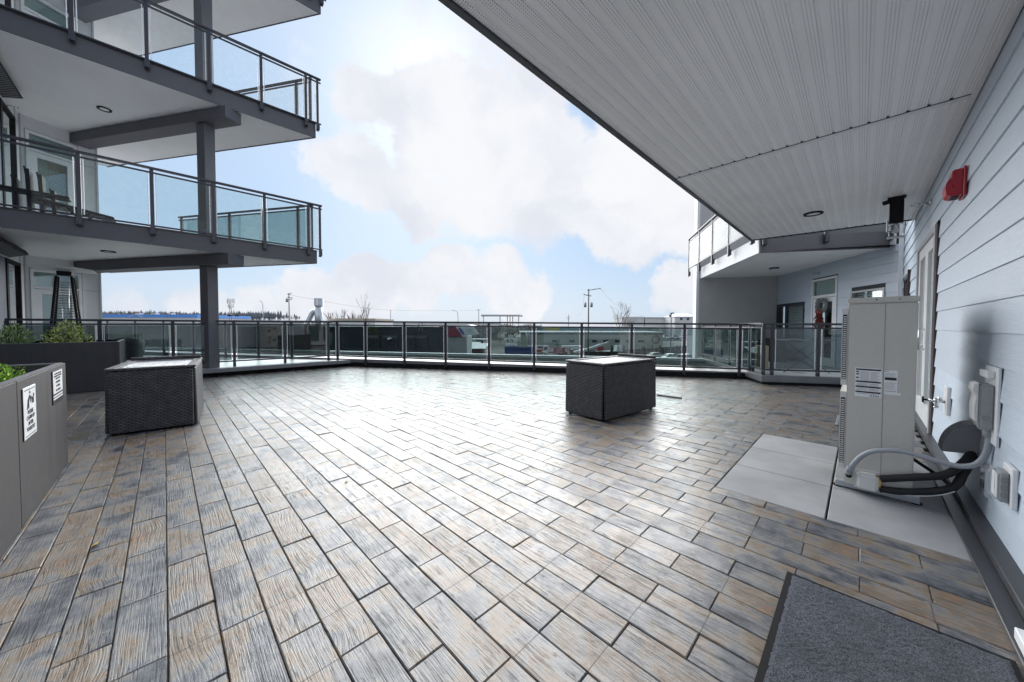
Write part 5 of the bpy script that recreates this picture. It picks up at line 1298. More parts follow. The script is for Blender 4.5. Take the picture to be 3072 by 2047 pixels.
for a in (-9.5, -6.3, sR-4.6, sR-2.2):
    w_ = MB(); w_.box(a-.62, a+.62, .0005, .07, -.9, .55, NW); wo = obj('window', w_, M['rail'], t)
    w_ = MB(); w_.box(a-.52, a+.52, .0705, .08, -.8, .45, NW); obj('pane', w_, M['carglass'], wo)
m = MB(); m.box(-8.1, -7.8, .0005, .25, .25, .35, NW); m.sphere(NW(-7.95, .3, .25), .09); obj('wall_lamp', m, M['lens'], t)
# duct stack on its roof
D = 27.5; c = bp(957, D, 1.145)
t = thing('roof_duct', 'tall silver exhaust duct with elbow on the dark warehouse roof', 'duct', c)
m = MB(); zt = zy(897, D); zc = zy(918, D)
m.cyl(c, Vector((c.x, c.y, zc)), .29, n=20); obj('stack', m, M['galv'], t)
m = MB(); m.cyl(Vector((c.x, c.y, zc-.02)), Vector((c.x, c.y, zt)), .335, n=20, cap=False); m.cyl(Vector((c.x, c.y, zc-.02)), Vector((c.x, c.y, zt-.05)), .32, n=20); m.ring(Vector((c.x, c.y, zc+.2)), .33, .35, .03, 20); obj('stack_cap', m, M['galv'], t)
e0 = bp(918, D, 1.16); q = smooth([e0-RT*.35-Vector((0, 0, .05)), e0, bp(935, D, zy(946, D)), bp(943, D, zy(937, D)), bp(952, D, zy(935, D))], 5)
m = MB(); m.tube(q, .22, 16); obj('elbow', m, M['galv'], t)
# ladder rails on the same roof
b = bp(1258, 24, 1.145); t = thing('roof_ladder', 'small ladder hoops standing over the dark warehouse roof edge', 'ladder', b)
m = MB()
for dx in (0, .22): m.tube([b+RT*dx-Vector((0, 0, .3)), b+RT*dx+Vector((0, 0, .32)), b+RT*(dx-.12)+FW*.3+Vector((0, 0, .35)), b+RT*(dx-.12)+FW*.3], .02, 6)
obj('hoop', m, M['galvpole'], t)

def block(name, label, px0, px1, ytop, D, dep, wallm, roofm, cat='building', bands=(), roof_h=.5, group=None):
    z1 = zy(ytop, D); b = bp((px0+px1)/2, D); t = thing(name, label, cat, b, group)
    m = MB(); bgbox(m, px0, px1, GZ, z1-roof_h, D, dep); obj('wall', m, wallm, t)
    m = MB(); bgbox(m, px0-1, px1+1, z1-roof_h+.002, z1, D-.3, dep+.6); obj('roof', m, roofm, t)
    return t
t = block('warehouse', 'long warehouse with bright blue roof far off at left of the column', 150, 592, 945.5, 150, 30, M['palewall'], M['blueroof'], roof_h=1.25)
m = MB(); f = facing(420, 149.4)
for dx in (-2, 5, 12): m.box(dx, dx+1.6, 0, 2, zy(945.5, 150)+.01, zy(942, 150), f)
obj('roof_unit', m, M['palewall'], t)
m = MB(); f = facing(408, 149); z_ = zy(953, 150); h_ = 1.1
for s_ in (-1, 1): m.hexa([f(s_*.1-.2, -.1, z_+h_), f(s_*.1+.2, -.1, z_+h_), f(s_*.1+.2, 0, z_+h_), f(s_*.1-.2, 0, z_+h_)], [f(s_*3-.2, -.1, z_), f(s_*3+.2, -.1, z_), f(s_*3+.2, 0, z_), f(s_*3-.2, 0, z_)])
obj('gable_emblem', m, M['palewall'], t)
block('warehouse', 'long low white warehouse behind the cell tower', 594, 985, 965, 125, 25, M['palewall'], M['roofpale'])
t = block('store_building', 'low tan roofed store below the row of bare trees', 985, 1125, 956.5, 130, 20, M['palewall'], M['tanroof'], roof_h=.7)
block('warehouse', 'distant pale warehouse strip right of the bare trees', 1127, 1500, 968, 210, 30, M['palewall'], M['roofpale'])
t = block('workshop', 'long greenish grey workshop with small dark windows behind the trucks', 1562, 1988, 995, 107, 14, M['concrete_far'], M['roofpale'], roof_h=.45)
D = 107
m = MB(); bgbox(m, 1562, 1988, zy(1003, D), zy(999.5, D), D-.16, .15); obj('gutter', m, M['rail'], t)
for (a, b) in ((1657, 1672), (1708, 1724), (1776, 1791), (1810, 1826), (1845, 1860), (1880, 1888), (1915, 1932)):
    w_ = MB(); bgbox(w_, a, b, zy(1027, D), zy(1020, D), D-.12, .115); wo = obj('window', w_, M['rail'], t)
    w_ = MB(); bgbox(w_, a+1, b-1, zy(1026, D), zy(1021, D), D-.16, .035); obj('pane', w_, M['carglass'], wo)
m = MB(); c = bp(1966, 107); m.ring(Vector((c.x, c.y, zy(1018, D)))-FW*.3, 1.0, 1.25, .2, 20, -FW); obj('wall_ring', m, M['rail'], t)
t = block('warehouse', 'teal corrugated warehouse with yellow end above the workshop roof', 1585, 1975, 979, 145, 25, M['teal'], M['roofpale'], roof_h=.6)
m = MB(); bgbox(m, 1635, 1678, zy(998, 145), zy(983, 145), 144.8, .19); obj('yellow_cladding', m, M['yellow'], t)
# house-like blocks on the right skyline
for (px0, px1, yt, lab) in ((1865, 1932, 950, 'cluster of pale flats on the skyline right of the bare tree'), (1935, 2024, 951.5, 'long pale blue roofed block on the skyline left of the hip roofed house')):
    block('apartment_block', lab, px0, px1, yt, 320, 25, M['palewall'], M['metalroof'] if px0 > 1900 else M['palewall'], roof_h=1.5)
D = 300; b = bp(2060, D); t = thing('house', 'pale house with hipped roof on the skyline beside the right building', 'house', b)
m = MB(); bgbox(m, 2024, 2100, GZ, zy(950, D), D, 20); obj('wall', m, M['palewall'], t)
m = MB(); f = facing(2062, D); hw = 40/F_PX*D; z_ = zy(950, D)+.02; m.hexa([f(-hw, -1, z_), f(hw, -1, z_), f(hw, 21, z_), f(-hw, 21, z_)], [f(-hw*.35, 8, zy(939, D)), f(hw*.35, 8, zy(939, D)), f(hw*.35, 12, zy(939, D)), f(-hw*.35, 12, zy(939, D))]); obj('roof', m, M['metalroof'], t)
m = MB()
for a in (2040, 2060, 2085): bgbox(m, a, a+7, zy(960, D), zy(953, D), D-.2, .19)
obj('window', m, M['carglass'], t)
# shop with the red mansard and hanging board
D = 52; b = bp(1370, D); t = thing('shop', 'small pale shop with red mansard beside the dark warehouse', 'shop', b)
m = MB(); bgbox(m, 1341, 1397, GZ, zy(1011, D), D, 8); obj('wall', m, M['palewall'], t)
def fpoly(m, pts, D, th):
    lo = [bp(x, D, zy(y, D)) for x, y in pts]; hi = [bp(x, D, zy(y, D))+FW*th for x, y in pts]; return m.extr(None, lo, hi)
m = MB(); fpoly(m, [(1341, 979.5), (1367, 979.5), (1388, 1010.5), (1341, 1010.5)], D-.4, 6); obj('mansard', m, M['redpaint'], t)
m = MB(); fpoly(m, [(1341, 974), (1402, 974), (1420, 979), (1341, 979)], D-.6, 8); obj('roof', m, M['roofpale'], t)
m = MB(); bgbox(m, 1397.2, 1401, GZ, zy(1011, D), D-.5, .4); obj('post', m, M['palewall'], t)
t = thing('shop_sign', 'slanted white board with purple oval hung on the red mansard', 'sign', bp(1400, D-.7, zy(1000, D)))
m = MB(); fpoly(m, [(1367, 981), (1421, 981), (1439, 1003.5), (1387, 1008.5)], D-.8, .15); obj('board', m, M['signwhite'], t)
m = MB(); fpoly(m, [(1384+5.5*math.cos(a*.449)-(12*math.sin(a*.449))*-.62, 994+12*math.sin(a*.449)) for a in range(14)], D-.83, .028); obj('logo', m, M['purple'], t)
m = MB(); fpoly(m, [(1396, 990), (1416, 989), (1416.8, 990), (1396.6, 991)], D-.83, .028); fpoly(m, [(1402, 995), (1412, 994.5), (1413, 996), (1403, 996.5)], D-.83, .028); obj('faint_print', m, M['galvpole'], t)
# sheds
D = 86; b = bp(1430, D); t = thing('shed', 'dark red brown shed with grey sheet roof', 'shed', b)
m = MB(); bgbox(m, 1402, 1452, GZ, zy(1047, D), D, 4); obj('wall', m, M['brownred'], t)
m = MB(); f = facing(1428, D); hw = 28/F_PX*D; m.hexa([f(-hw, -.3, zy(1047, D)), f(hw, -.3, zy(1047, D)), f(hw+.8, 5, zy(1034, D)), f(-hw+1.2, 5, zy(1034, D))], [f(-hw, -.3, zy(1046, D)), f(hw, -.3, zy(1046, D)), f(hw+.8, 5, zy(1033, D)), f(-hw+1.2, 5, zy(1033, D))]); obj('roof', m, M['metalroof'], t)
D = 90; b = bp(1412, D); t = thing('lean_to', 'white lean-to roof beside the shed', 'shed', b)
m = MB(); f = facing(1412, D); m.hexa([f(-1, -.5, zy(1043, D)), f(.6, -.5, zy(1043, D)), f(2.4, 4, zy(1030, D)), f(.0, 4, zy(1030, D))], [f(-1, -.5, zy(1041.5, D)), f(.6, -.5, zy(1041.5, D)), f(2.4, 4, zy(1028.5, D)), f(0, 4, zy(1028.5, D))]); obj('roof', m, M['roofpale'], t)
m = MB()
for a in (-.7, .3): m.cyl(f(a, -.3, GZ), f(a, -.3, zy(1042, D)-.1), .08, n=6)
obj('post', m, M['galvpole'], t)
t = block('storage_container', 'white storage container in the yard behind the blue bin', 1551, 1584, 1009, 112, 6, M['palewall'], M['palewall'], 'container', roof_h=.2)
m = MB()
for k in range(9): bgbox(m, 1552+k*3.5, 1553+k*3.5, GZ+.2, zy(1010, 112)-.3, 111.95, .049)
obj('rib', m, M['winframe'], t)
t = block('storage_container', 'low pale container far back in the yard near the shed', 1404, 1462, 1018, 118, 6, M['palewall'], M['roofpale'], 'container', roof_h=.2)
m = MB(); bgbox(m, 1428, 1449, GZ, zy(1022, 118), 117.9, .09); obj('door', m, M['rail'], t)
# blue roll-off bin
D = 88; b = bp(1560, D); t = thing('skip_bin', 'blue roll-off waste bin in the yard', 'bin', b)
f = facing(1560, D, R(-24)); L_, W_, H_ = 3.4, 1.3, zy(1041, D)-GZ
m = MB(); z0 = GZ+.2; z1 = GZ+H_
for (a0, a1, b0, b1) in ((-L_, L_, -W_, -W_+.08), (-L_, L_, W_-.08, W_), (-L_, -L_+.08, -W_+.08, W_-.08), (L_-.08, L_, -W_+.08, W_-.08)): m.box(a0, a1, b0, b1, z0, z1, f)
m.box(-L_, L_, -W_, W_, z0-.1, z0-.002, f); obj('hull', m, M['bin'], t)
m = MB()
for k in range(8): m.box(-L_+.3+k*.87, -L_+.42+k*.87, -W_-.07, -W_-.001, z0, z1-.1, f)
obj('rib', m, M['bin'], t)
m = MB(); m.box(-L_-.05, L_+.05, -W_-.06, -W_+.1, z1+.001, z1+.1, f); m.box(-L_-.05, L_+.05, W_-.1, W_+.06, z1+.001, z1+.1, f); obj('rim', m, M['galvpole'], t)
m = MB()
for a in (-2.6, 2.6): m.cyl(f(a, -W_, GZ+.1), f(a, W_, GZ+.1), .1, n=8)
obj('roller', m, M['tyre'], t)

# ---- vehicles
def wheel(name, c, r, wd, ax, parent):
    m = MB(); m.cyl(c-ax*wd/2, c+ax*wd/2, r, n=16); o = obj(name, m, M['tyre'], parent)
    m = MB(); m.cyl(c-ax*(wd/2+.01), c-ax*(wd/2-.02), r*.58, n=12); m.cyl(c+ax*(wd/2-.02), c+ax*(wd/2+.01), r*.58, n=12); obj('rim', m, M['galvpole'], o)
def make_car(name, label, paint, c, rot, group, kind='sedan'):
    c = Vector(c); ca, sa = math.cos(rot), math.sin(rot); u = Vector((ca, sa, 0)); v = Vector((-sa, ca, 0))
    f = lambda a, b, z: c+u*a+v*b+Vector((0, 0, z))
    t = thing(name, label, 'car', c, group)
    hr = 1.43 if kind == 'sedan' else 1.7
    prof = [(-2.25, .35), (-2.28, .75), (-1.6 if kind == 'sedan' else -2.2, .95), (1.0, .98), (2.1, .80), (2.25, .55), (2.2, .3), (1.75, .28), (-1.8, .28)]
    m = MB(); m.extr(None, [f(a, -.88, z) for a, z in prof], [f(a, .88, z) for a, z in prof]); obj('body', m, paint, t, .06, 2)
    top = [(-1.75 if kind == 'sedan' else -2.15, .955), (-1.15 if kind == 'sedan' else -1.95, hr), (.2, hr), (1.15, .965)]
    m = MB(); m.hexa([f(top[0][0], -.80, top[0][1]), f(top[3][0], -.80, top[3][1]), f(top[3][0], .80, top[3][1]), f(top[0][0], .80, top[0][1])], [f(top[1][0], -.66, hr-.04), f(top[2][0], -.66, hr-.04), f(top[2][0], .66, hr-.04), f(top[1][0], .66, hr-.04)]); obj('window', m, M['carglass'], t, .03)
    m = MB(); m.hexa([f(top[1][0]-.05, -.68, hr-.038), f(top[2][0]+.05, -.68, hr-.038), f(top[2][0]+.05, .68, hr-.038), f(top[1][0]-.05, .68, hr-.038)], [f(top[1][0]+.05, -.6, hr+.02), f(top[2][0]-.05, -.6, hr+.02), f(top[2][0]-.05, .6, hr+.02), f(top[1][0]+.05, .6, hr+.02)])
    for s_ in (-1, 1):
        for (a0, z0, a1, z1) in ((top[0][0], .96, top[1][0], hr-.03), (-.5, .97, -.42, hr-.03), (top[3][0], .97, top[2][0], hr-.03)): m.cyl(f(a0, s_*.81, z0), f(a1, s_*.67, z1), .035, n=6)
    obj('roof', m, paint, t)
    for a in (-1.4, 1.38):
        for s_ in (-.80, .80): wheel('wheel', f(a, s_, .31), .31, .2, v, t)
    for s_ in (-.6, .6):
        m = MB(); m.box(2.18, 2.262, s_-.2, s_+.2, .58, .70, f); obj('headlight', m, M['lens'], t)
    return t
GR = 'cars in the far parking lot'
rnum = 0
protos = {}
YR = math.atan2(RT.y, RT.x)
lotlab = ['white car in the far lot, leftmost of the front row', 'silver car in the far lot, second from the left in the front row', 'white car in the far lot in front of the tall lamp pole', 'dark car in the far lot right of the tall lamp pole', 'white car in the far lot, rightmost of the front row',
          'white van-like car in the far lot at the back, left of the lamp pole', 'silver car at the back of the far lot, right of the lamp pole', 'dark car at the back of the far lot near the workshop corner', 'white car at the back of the far lot, rightmost']
spots = [(1990, 180, 'w', .5), (2004, 176, 's', .6), (2017, 178, 'w', .4), (2032, 176, 'd', .5), (2052, 180, 'w', .6), (2000, 225, 'w', .2), (2026, 222, 's', .2), (1984, 232, 'd', .1), (2050, 230, 'w', .3)]
for lab, (px, D, k, ro) in zip(lotlab, spots):
    c = bp(px, D)
    if k not in protos: protos[k] = (make_car('parked_car', lab, {'w': M['carwhite'], 's': M['carsilver'], 'd': M['cardark']}[k], c, YR+ro, GR, 'wagon'), YR+ro)
    else:
        pr_, a0 = protos[k]; dup(pr_, c, lab, YR+ro-a0)
make_car('parked_car', 'white sedan parked below the roof edge beside the right building', M['carwhite'], bp(2018, 76), YR+.15, 'cars below the roof edge')
make_car('parked_car', 'silver sedan parked below the roof edge, furthest left', M['carsilver'], bp(1972, 80), YR+.2, 'cars below the roof edge')
make_car('parked_car', 'white wagon half hidden behind the white corner of the right building', M['carwhite'], bp(2062, 72), YR+.5, 'cars below the roof edge', 'wagon')

def truck(label, px, D, rot, cabm, bed, name='flatbed_truck'):
    f = facing(px, D, rot); c = f(0, 0, GZ); t = thing(name, label, 'truck', c)
    g = lambda a, b, z: f(a, b, GZ+z)
    m = MB(); m.box(-3.2, 3.2, -.45, .45, .62, .85, g); obj('chassis', m, M['rail'], t)
    pr = [(-3.3, .7), (-3.35, 1.45), (-3.05, 2.45), (-1.75, 2.5), (-1.65, .7)]
    m = MB(); m.extr(None, [g(a, -1.0, z) for a, z in pr], [g(a, 1.0, z) for a, z in pr]); cab = obj('cab', m, cabm, t, .1, 2)
    m = MB(); m.extr(None, [g(a, -1.012, z) for a, z in ((-3.0, 1.5), (-2.85, 2.2), (-2.1, 2.25), (-2.1, 1.5))], [g(a, -1.002, z) for a, z in ((-3.0, 1.5), (-2.85, 2.2), (-2.1, 2.25), (-2.1, 1.5))]); obj('side_window', m, M['carglass'], cab)
    m = MB(); m.hexa([g(-3.36, -.85, 1.5), g(-3.30, -.85, 1.5), g(-3.30, .85, 1.5), g(-3.36, .85, 1.5)], [g(-3.10, -.8, 2.35), g(-3.04, -.8, 2.35), g(-3.04, .8, 2.35), g(-3.10, .8, 2.35)]); obj('windscreen', m, M['carglass'], cab)
    m = MB(); m.box(-1.5, 3.4, -1.1, 1.1, .88, 1.02, g)
    if bed: m.box(-1.5, -1.4, -1.1, 1.1, 1.021, 1.9, g); m.box(-1.4, 3.4, -1.1, -1.04, 1.021, 1.5, g); m.box(-1.4, 3.4, 1.04, 1.1, 1.021, 1.5, g)
    obj('bed', m, M['palewall'], t)
    for a in (-2.5, 1.5, 2.5):
        for s_ in (-.9, .9): wheel('wheel', g(a, s_, .48), .48, .3, (g(0, 1, 0)-g(0, 0, 0)), t)
    return t, g
t, gt = truck('white flatbed truck with rounded cab left of the red board', 1664, 88, R(6), M['carwhite'], True)
D = 84; b = bp(1678, D); t = thing('sign_board', 'dark red board with pale lines standing before the white truck', 'sign', b)
m = MB(); bgbox(m, 1661, 1695, zy(1062, D), zy(1043, D), D, .12); obj('board', m, M['redsign'], t)
m = MB()
for (a, b_, y) in ((1670, 1687, 1047), (1668, 1688, 1052.5), (1664.5, 1691, 1057)): bgbox(m, a, b_, zy(y+1.2, D), zy(y-.6, D), D-.03, .028)
obj('faint_print', m, M['palewall'], t)
m = MB()
for a in (1664, 1692): bgbox(m, a, a+1.5, GZ, zy(1062.2, D), D, .1)
obj('post', m, M['wood_pole'], t)
D = 92; b = bp(1725, D); t = thing('trailer', 'white trailer with lettered side board and red lower frame', 'trailer', b)
m = MB(); bgbox(m, 1688, 1745, zy(1044, D), zy(1038, D), D, 2.2); obj('deck', m, M['palewall'], t)
m = MB(); bgbox(m, 1713, 1748, zy(1050.5, D), zy(1044.2, D), D-.1, .1); sb = obj('side_board', m, M['signwhite'], t)
fz = zy(1049.6, D); fo = bp(1730.5, D-.115); m = text_mb('LINKBELT', (zy(1045, D)-fz)*1.0, lambda a, b_, c: Vector((fo.x, fo.y, 0))+RT*a-FW*c*3+Vector((0, 0, fz+b_)), xs=.95, bold=.012); obj('lettering', m, M['ink'], sb)
m = MB(); bgbox(m, 1713, 1748, zy(1060, D), zy(1051, D), D, 1.8); obj('frame', m, M['redsign'], t)
for px in (1718, 1735): wheel('wheel', bp(px, D-.3, GZ+.45), .45, .3, FW, t)
t, gt = truck('white boom truck with its long boom angled up over the yard', 1828, 90, R(-172), M['carwhite'], False, 'boom_truck')
D = 88.5; a = bp(1722, D, zy(1058, D)); b = bp(1762, D, zy(1049, D)); c = bp(1826, D, zy(1026, D))
m = MB(); m.tube([a, b], .45, 8); m.tube([b, b+(c-b)*.62], .38, 8); m.tube([b+(c-b)*.6, c], .24, 8); obj('boom', m, M['carwhite'], t)
m = MB(); bgbox(m, 1793, 1812, zy(1052, D), zy(1039, D), D+.5, 1.8); obj('turret', m, M['redsign'], t)
t = thing('tow_dolly', 'small white and red tow rig low beside the white truck cab', 'trailer', bp(1636, 85))
m = MB(); D = 85
m.tube([bp(1628, D, zy(1066, D)), bp(1637, D, zy(1053, D)), bp(1645, D, zy(1066, D))], .14, 6); m.tube([bp(1632, D, zy(1058, D)), bp(1652, D, zy(1066, D))], .14, 6); m.tube([bp(1625, D, zy(1055, D)), bp(1640, D, zy(1058, D))], .14, 6); obj('frame', m, M['carwhite'], t)
m = MB(); bgbox(m, 1611, 1628, zy(1058, D), zy(1049, D), D+.5, 1.2); obj('red_tank', m, M['redsign'], t)
for px in (1616, 1641): wheel('wheel', bp(px, D-.3, GZ+.35), .35, .25, FW, t)
t = thing('white_van', 'white van at the left edge of the truck yard', 'van', bp(1614, 95)); D = 95
f = facing(1610, D); pr = [(-2.4, .4), (-2.45, 2.1), (1.2, 2.15), (1.9, 1.3), (2.5, 1.1), (2.55, .4)]
m = MB(); m.extr(None, [f(a, -.95, GZ+z) for a, z in pr], [f(a, .95, GZ+z) for a, z in pr]); obj('body', m, M['carwhite'], t, .08, 2)
m = MB(); m.extr(None, [f(a, -.962, GZ+z) for a, z in ((.3, 1.3), (.3, 1.95), (1.1, 1.95), (1.6, 1.3))], [f(a, -.952, GZ+z) for a, z in ((.3, 1.3), (.3, 1.95), (1.1, 1.95), (1.6, 1.3))]); obj('window', m, M['carglass'], t)
for a in (-1.5, 1.6): wheel('wheel', f(a, -.85, GZ+.35), .35, .22, FW, t); wheel('wheel', f(a, .85, GZ+.35), .35, .22, FW, t)
# white excavator-like lift above the blue bin
D = 96; t = thing('excavator', 'white machine with framed cab standing behind the blue bin', 'excavator', bp(1530, D))
m = MB(); bgbox(m, 1515, 1550, zy(1040, D), zy(1033, D), D, 2); obj('body', m, M['carwhite'], t, .05)
m = MB()
for px in (1517, 1531, 1545): m.cyl(bp(px, D, zy(1033, D)), bp(px-3, D, zy(1018, D)), .1, n=6); m.cyl(bp(px, D+1.6, zy(1033, D)), bp(px-3, D+1.6, zy(1018, D)), .1, n=6)
bgbox(m, 1511, 1544, zy(1019, D), zy(1016.5, D), D-.1, 1.8); obj('cab_frame', m, M['carwhite'], t)
m = MB(); bgbox(m, 1524, 1539, zy(1016, D), zy(1007, D), D+.2, .8); obj('engine_box', m, M['palewall'], t)
m = MB(); bgbox(m, 1514, 1552, GZ, zy(1040.2, D), D-.2, .7); bgbox(m, 1514, 1552, GZ, zy(1040.2, D), D+1.4, .7); obj('track', m, M['tyre'], t)
D = 97; m = MB(); m.cyl(bp(1594, D, GZ), bp(1582, D, zy(996, D)), .35, .5, n=10); tag(obj('leaning_pipe', m, M['galvpole']), 'leaning grey green pipe standing behind the blue bin', 'pipe')
# fences and cedars along the lot below
D = 83
t = thing('yard_fence', 'black board fence under the boom truck', 'fence', bp(1820, D)); m = MB(); bgbox(m, 1752, 1880, GZ, zy(1055, D), D, .12); obj('boards', m, M['black'], t)
m = MB()
for px in range(1752, 1881, 16): bgbox(m, px, px+1.5, GZ, zy(1054, D), D-.1, .099)
obj('post', m, M['fence'], t)
t = thing('yard_fence', 'grey board fence rising to the right before the parking lot', 'fence', bp(1970, D)); m = MB()
m.hexa([bp(1881, D), bp(2060, D+6), bp(2060, D+6.2), bp(1881, D+.2)], [bp(1881, D, zy(1049, D)), bp(2060, D+6, zy(1037, D+6)), bp(2060, D+6.2, zy(1037, D+6)), bp(1881, D+.2, zy(1049, D))]); obj('boards', m, M['fence'], t)
m = MB()
for k in range(10):
    px = 1886+k*18; DD = D+6*(px-1881)/179-.1; bgbox(m, px, px+1.5, GZ, zy(1048-12*(px-1881)/179, DD), DD-.05, .06)
obj('post', m, M['galvpole'], t)
GC = 'young cedars along the fence'
for px, yt, wd, lab in ((1795, 1058, 5, 'small dark cedar at the left end of the black fence'), (1836, 1037, 8, 'dark pointed cedar in front of the boom truck cab'), (1872, 1037, 8, 'dark pointed cedar between the boom truck and the grey fence'), (1931, 1040, 9, 'broad dark cedar before the grey fence, left one'), (1958, 1036, 8, 'dark cedar before the grey fence, middle one'), (1981, 1036, 8, 'dark cedar before the grey fence under the workshop corner'), (2031, 1037, 8, 'dark cedar right of the tall lamp pole, left of a pair'), (2042, 1037, 9, 'dark cedar right of the tall lamp pole, right of a pair')):
    D = 81.5; b = bp(px, D); H_ = zy(yt, D)-GZ; t = thing('cedar_tree', lab, 'tree', b, GC)
    m = MB()
    for k in range(420):
        h = random.random()**.8; rr = wd/2/F_PX*D*(1-h)**.75*math.sqrt(random.random())*1.1; a = random.uniform(0, 6.283)
        m.leaf(b+Vector((math.cos(a)*rr, math.sin(a)*rr, .25+h*(H_-.4))), .34, .14, Vector((math.cos(a)*.4, math.sin(a)*.4, 1)).normalized())
    obj('crown', m, M['cedar'], t)
    m = MB(); m.cyl(b, b+Vector((0, 0, H_*.7)), .07, .02, n=6); obj('trunk', m, M['bark'], t)
# dense dark hedge and brush behind the yard
m = MB()
for k in range(14000):
    px = random.uniform(1395, 1625); D = random.uniform(128, 150); z1 = zy(978+7*mnoise.noise(Vector((px*.03, 3, 0))), D); z = GZ+(z1-GZ)*random.random()**.6
    m.leaf(bp(px, D, z), random.uniform(.4, .9), .10, Vector((random.gauss(0, .5), random.gauss(0, .5), random.gauss(.7, .5))).normalized())
M['brush_leaf'] = leafmat('winter_brush', (.035, .04, .036), (.10, .105, .09))
tag(obj('brush', m, M['brush_leaf']), 'dark winter brush rising behind the yard and the sheds', 'bushes', kind='stuff')

# ---- poles, lamps, trees on the skyline
def street_lamp(px, yt, D, lab, arm):
    b = bp(px, D); H_ = zy(yt, D)-GZ; t = thing('street_lamp', lab, 'street lamp', b, 'distant street lamps')
    m = MB(); q = smooth([b, b+Vector((0, 0, H_*.8)), b+Vector((0, 0, H_*.96))+RT*arm*.25, b+Vector((0, 0, H_))+RT*arm], 6); m.tube(q, .12, 8, radii=[.14-.07*i/len(q) for i in range(len(q))]); obj('pole', m, M['galvpole'], t)
    m = MB(); e = b+Vector((0, 0, H_))+RT*arm; m.hexa([e+RT*-.4-FW*.15-Vector((0, 0, .08)), e+RT*.4-FW*.15-Vector((0, 0, .08)), e+RT*.4+FW*.15-Vector((0, 0, .08)), e+RT*-.4+FW*.15-Vector((0, 0, .08))], [e+RT*-.3-FW*.1+Vector((0, 0, .08)), e+RT*.3-FW*.1+Vector((0, 0, .08)), e+RT*.3+FW*.1+Vector((0, 0, .08)), e+RT*-.3+FW*.1+Vector((0, 0, .08))]); obj('lamp_head', m, M['galvpole'], t)
street_lamp(790, 905, 140, 'thin curved street lamp between the cell tower and the utility pole', -1.0)
street_lamp(1374, 932, 150, 'curved street lamp left of the small utility pole in the middle', -2.2)
street_lamp(1172, 933, 150, 'straight lamp post right of the tall bare tree', .1)
D = 100; b = bp(2013, D); t = thing('lamp_pole', 'tall black lot lamp pole with floodlight in front of the parking lot', 'street lamp', b)
m = MB(); m.cyl(b, bp(2013, D, zy(940, D)), .16, .12, n=8); obj('pole', m, M['rail'], t)
m = MB(); m.hexa([bp(2010, D-.3, zy(942, D)), bp(2021, D-.3, zy(940, D)), bp(2021, D+.3, zy(940, D)), bp(2010, D+.3, zy(942, D))], [bp(2010, D-.3, zy(938.5, D)), bp(2021, D-.3, zy(937, D)), bp(2021, D+.3, zy(937, D)), bp(2010, D+.3, zy(938.5, D))]); bgbox(m, 2008, 2013, zy(950, D), zy(944, D), D-.2, .4); obj('floodlight', m, M['rail'], t)
def utility_pole(px, yt, D, lab, arms, trans=(), rad=.16):
    b = bp(px, D); zt = zy(yt, D); t = thing('utility_pole', lab, 'utility pole', b, 'wooden utility poles')
    m = MB(); m.cyl(b, bp(px+.3, D, zt), rad, rad*.65, n=9); obj('pole', m, M['wood_pole'], t)
    for (x0, y0, x1, y1) in arms:
        m = MB(); p, q = bp(x0, D-.2, zy(y0, D)), bp(x1, D-.2, zy(y1, D)); up = Vector((0, 0, .13)); m.hexa([p-FW*.06, q-FW*.06, q+FW*.06, p+FW*.06], [p-FW*.06+up, q-FW*.06+up, q+FW*.06+up, p+FW*.06+up]); o = obj('crossarm', m, M['wood_pole'], t)
        m = MB()
        for k in range(3): w_ = p.lerp(q, .06+.44*k); m.cyl(w_+up, w_+up+Vector((0, 0, .28)), .05, .03, n=7)
        obj('insulator', m, M['galvpole'], o)
    for (x, y) in trans:
        m = MB(); p = bp(x, D-.25, zy(y, D)); m.cyl(p, p+Vector((0, 0, .95)), .27, n=12); m.cyl(p+Vector((0, 0, .95)), p+Vector((0, 0, 1.2)), .04, n=6); obj('transformer', m, M['galvpole'], t)
    return t
utility_pole(1765, 868, 75, 'near wooden utility pole with two transformers right of the middle', [(1761, 873, 1801, 867), (1750, 885, 1773, 890)], [(1755, 922), (1774, 922)], .17)
utility_pole(868, 881, 95, 'wooden utility pole left of the silver duct', [(864, 886, 876, 884), (864, 895, 879, 897), (858, 903, 877, 901)], [(862, 908)], .16)
utility_pole(1436, 930, 140, 'small distant utility pole at the left end of the long flat canopy', [(1430, 931, 1441, 931)], (), .15)
utility_pole(1705, 944, 190, 'tiny distant utility pole left of the near transformer pole', [(1699, 953, 1711, 953), (1701, 958, 1709, 958)], (), .2)
for lab, pts in (('upper power line between the two left utility poles', [(868, 886, 95), (1150, 930, 115), (1436, 932, 140)]), ('power line from the near transformer pole towards the right skyline', [(1801, 868, 75), (1900, 940, 150), (2060, 972, 260)]), ('power line from the near transformer pole down to the small pole', [(1752, 887, 75), (1740, 940, 130), (1705, 954, 190)])):
    q = smooth([bp(x, D, zy(y, D)) for x, y, D in pts], 8); m = MB(); m.tube(q, .025, 4); tag(obj('power_line', m, M['rail']), lab, 'wire', 'power lines')
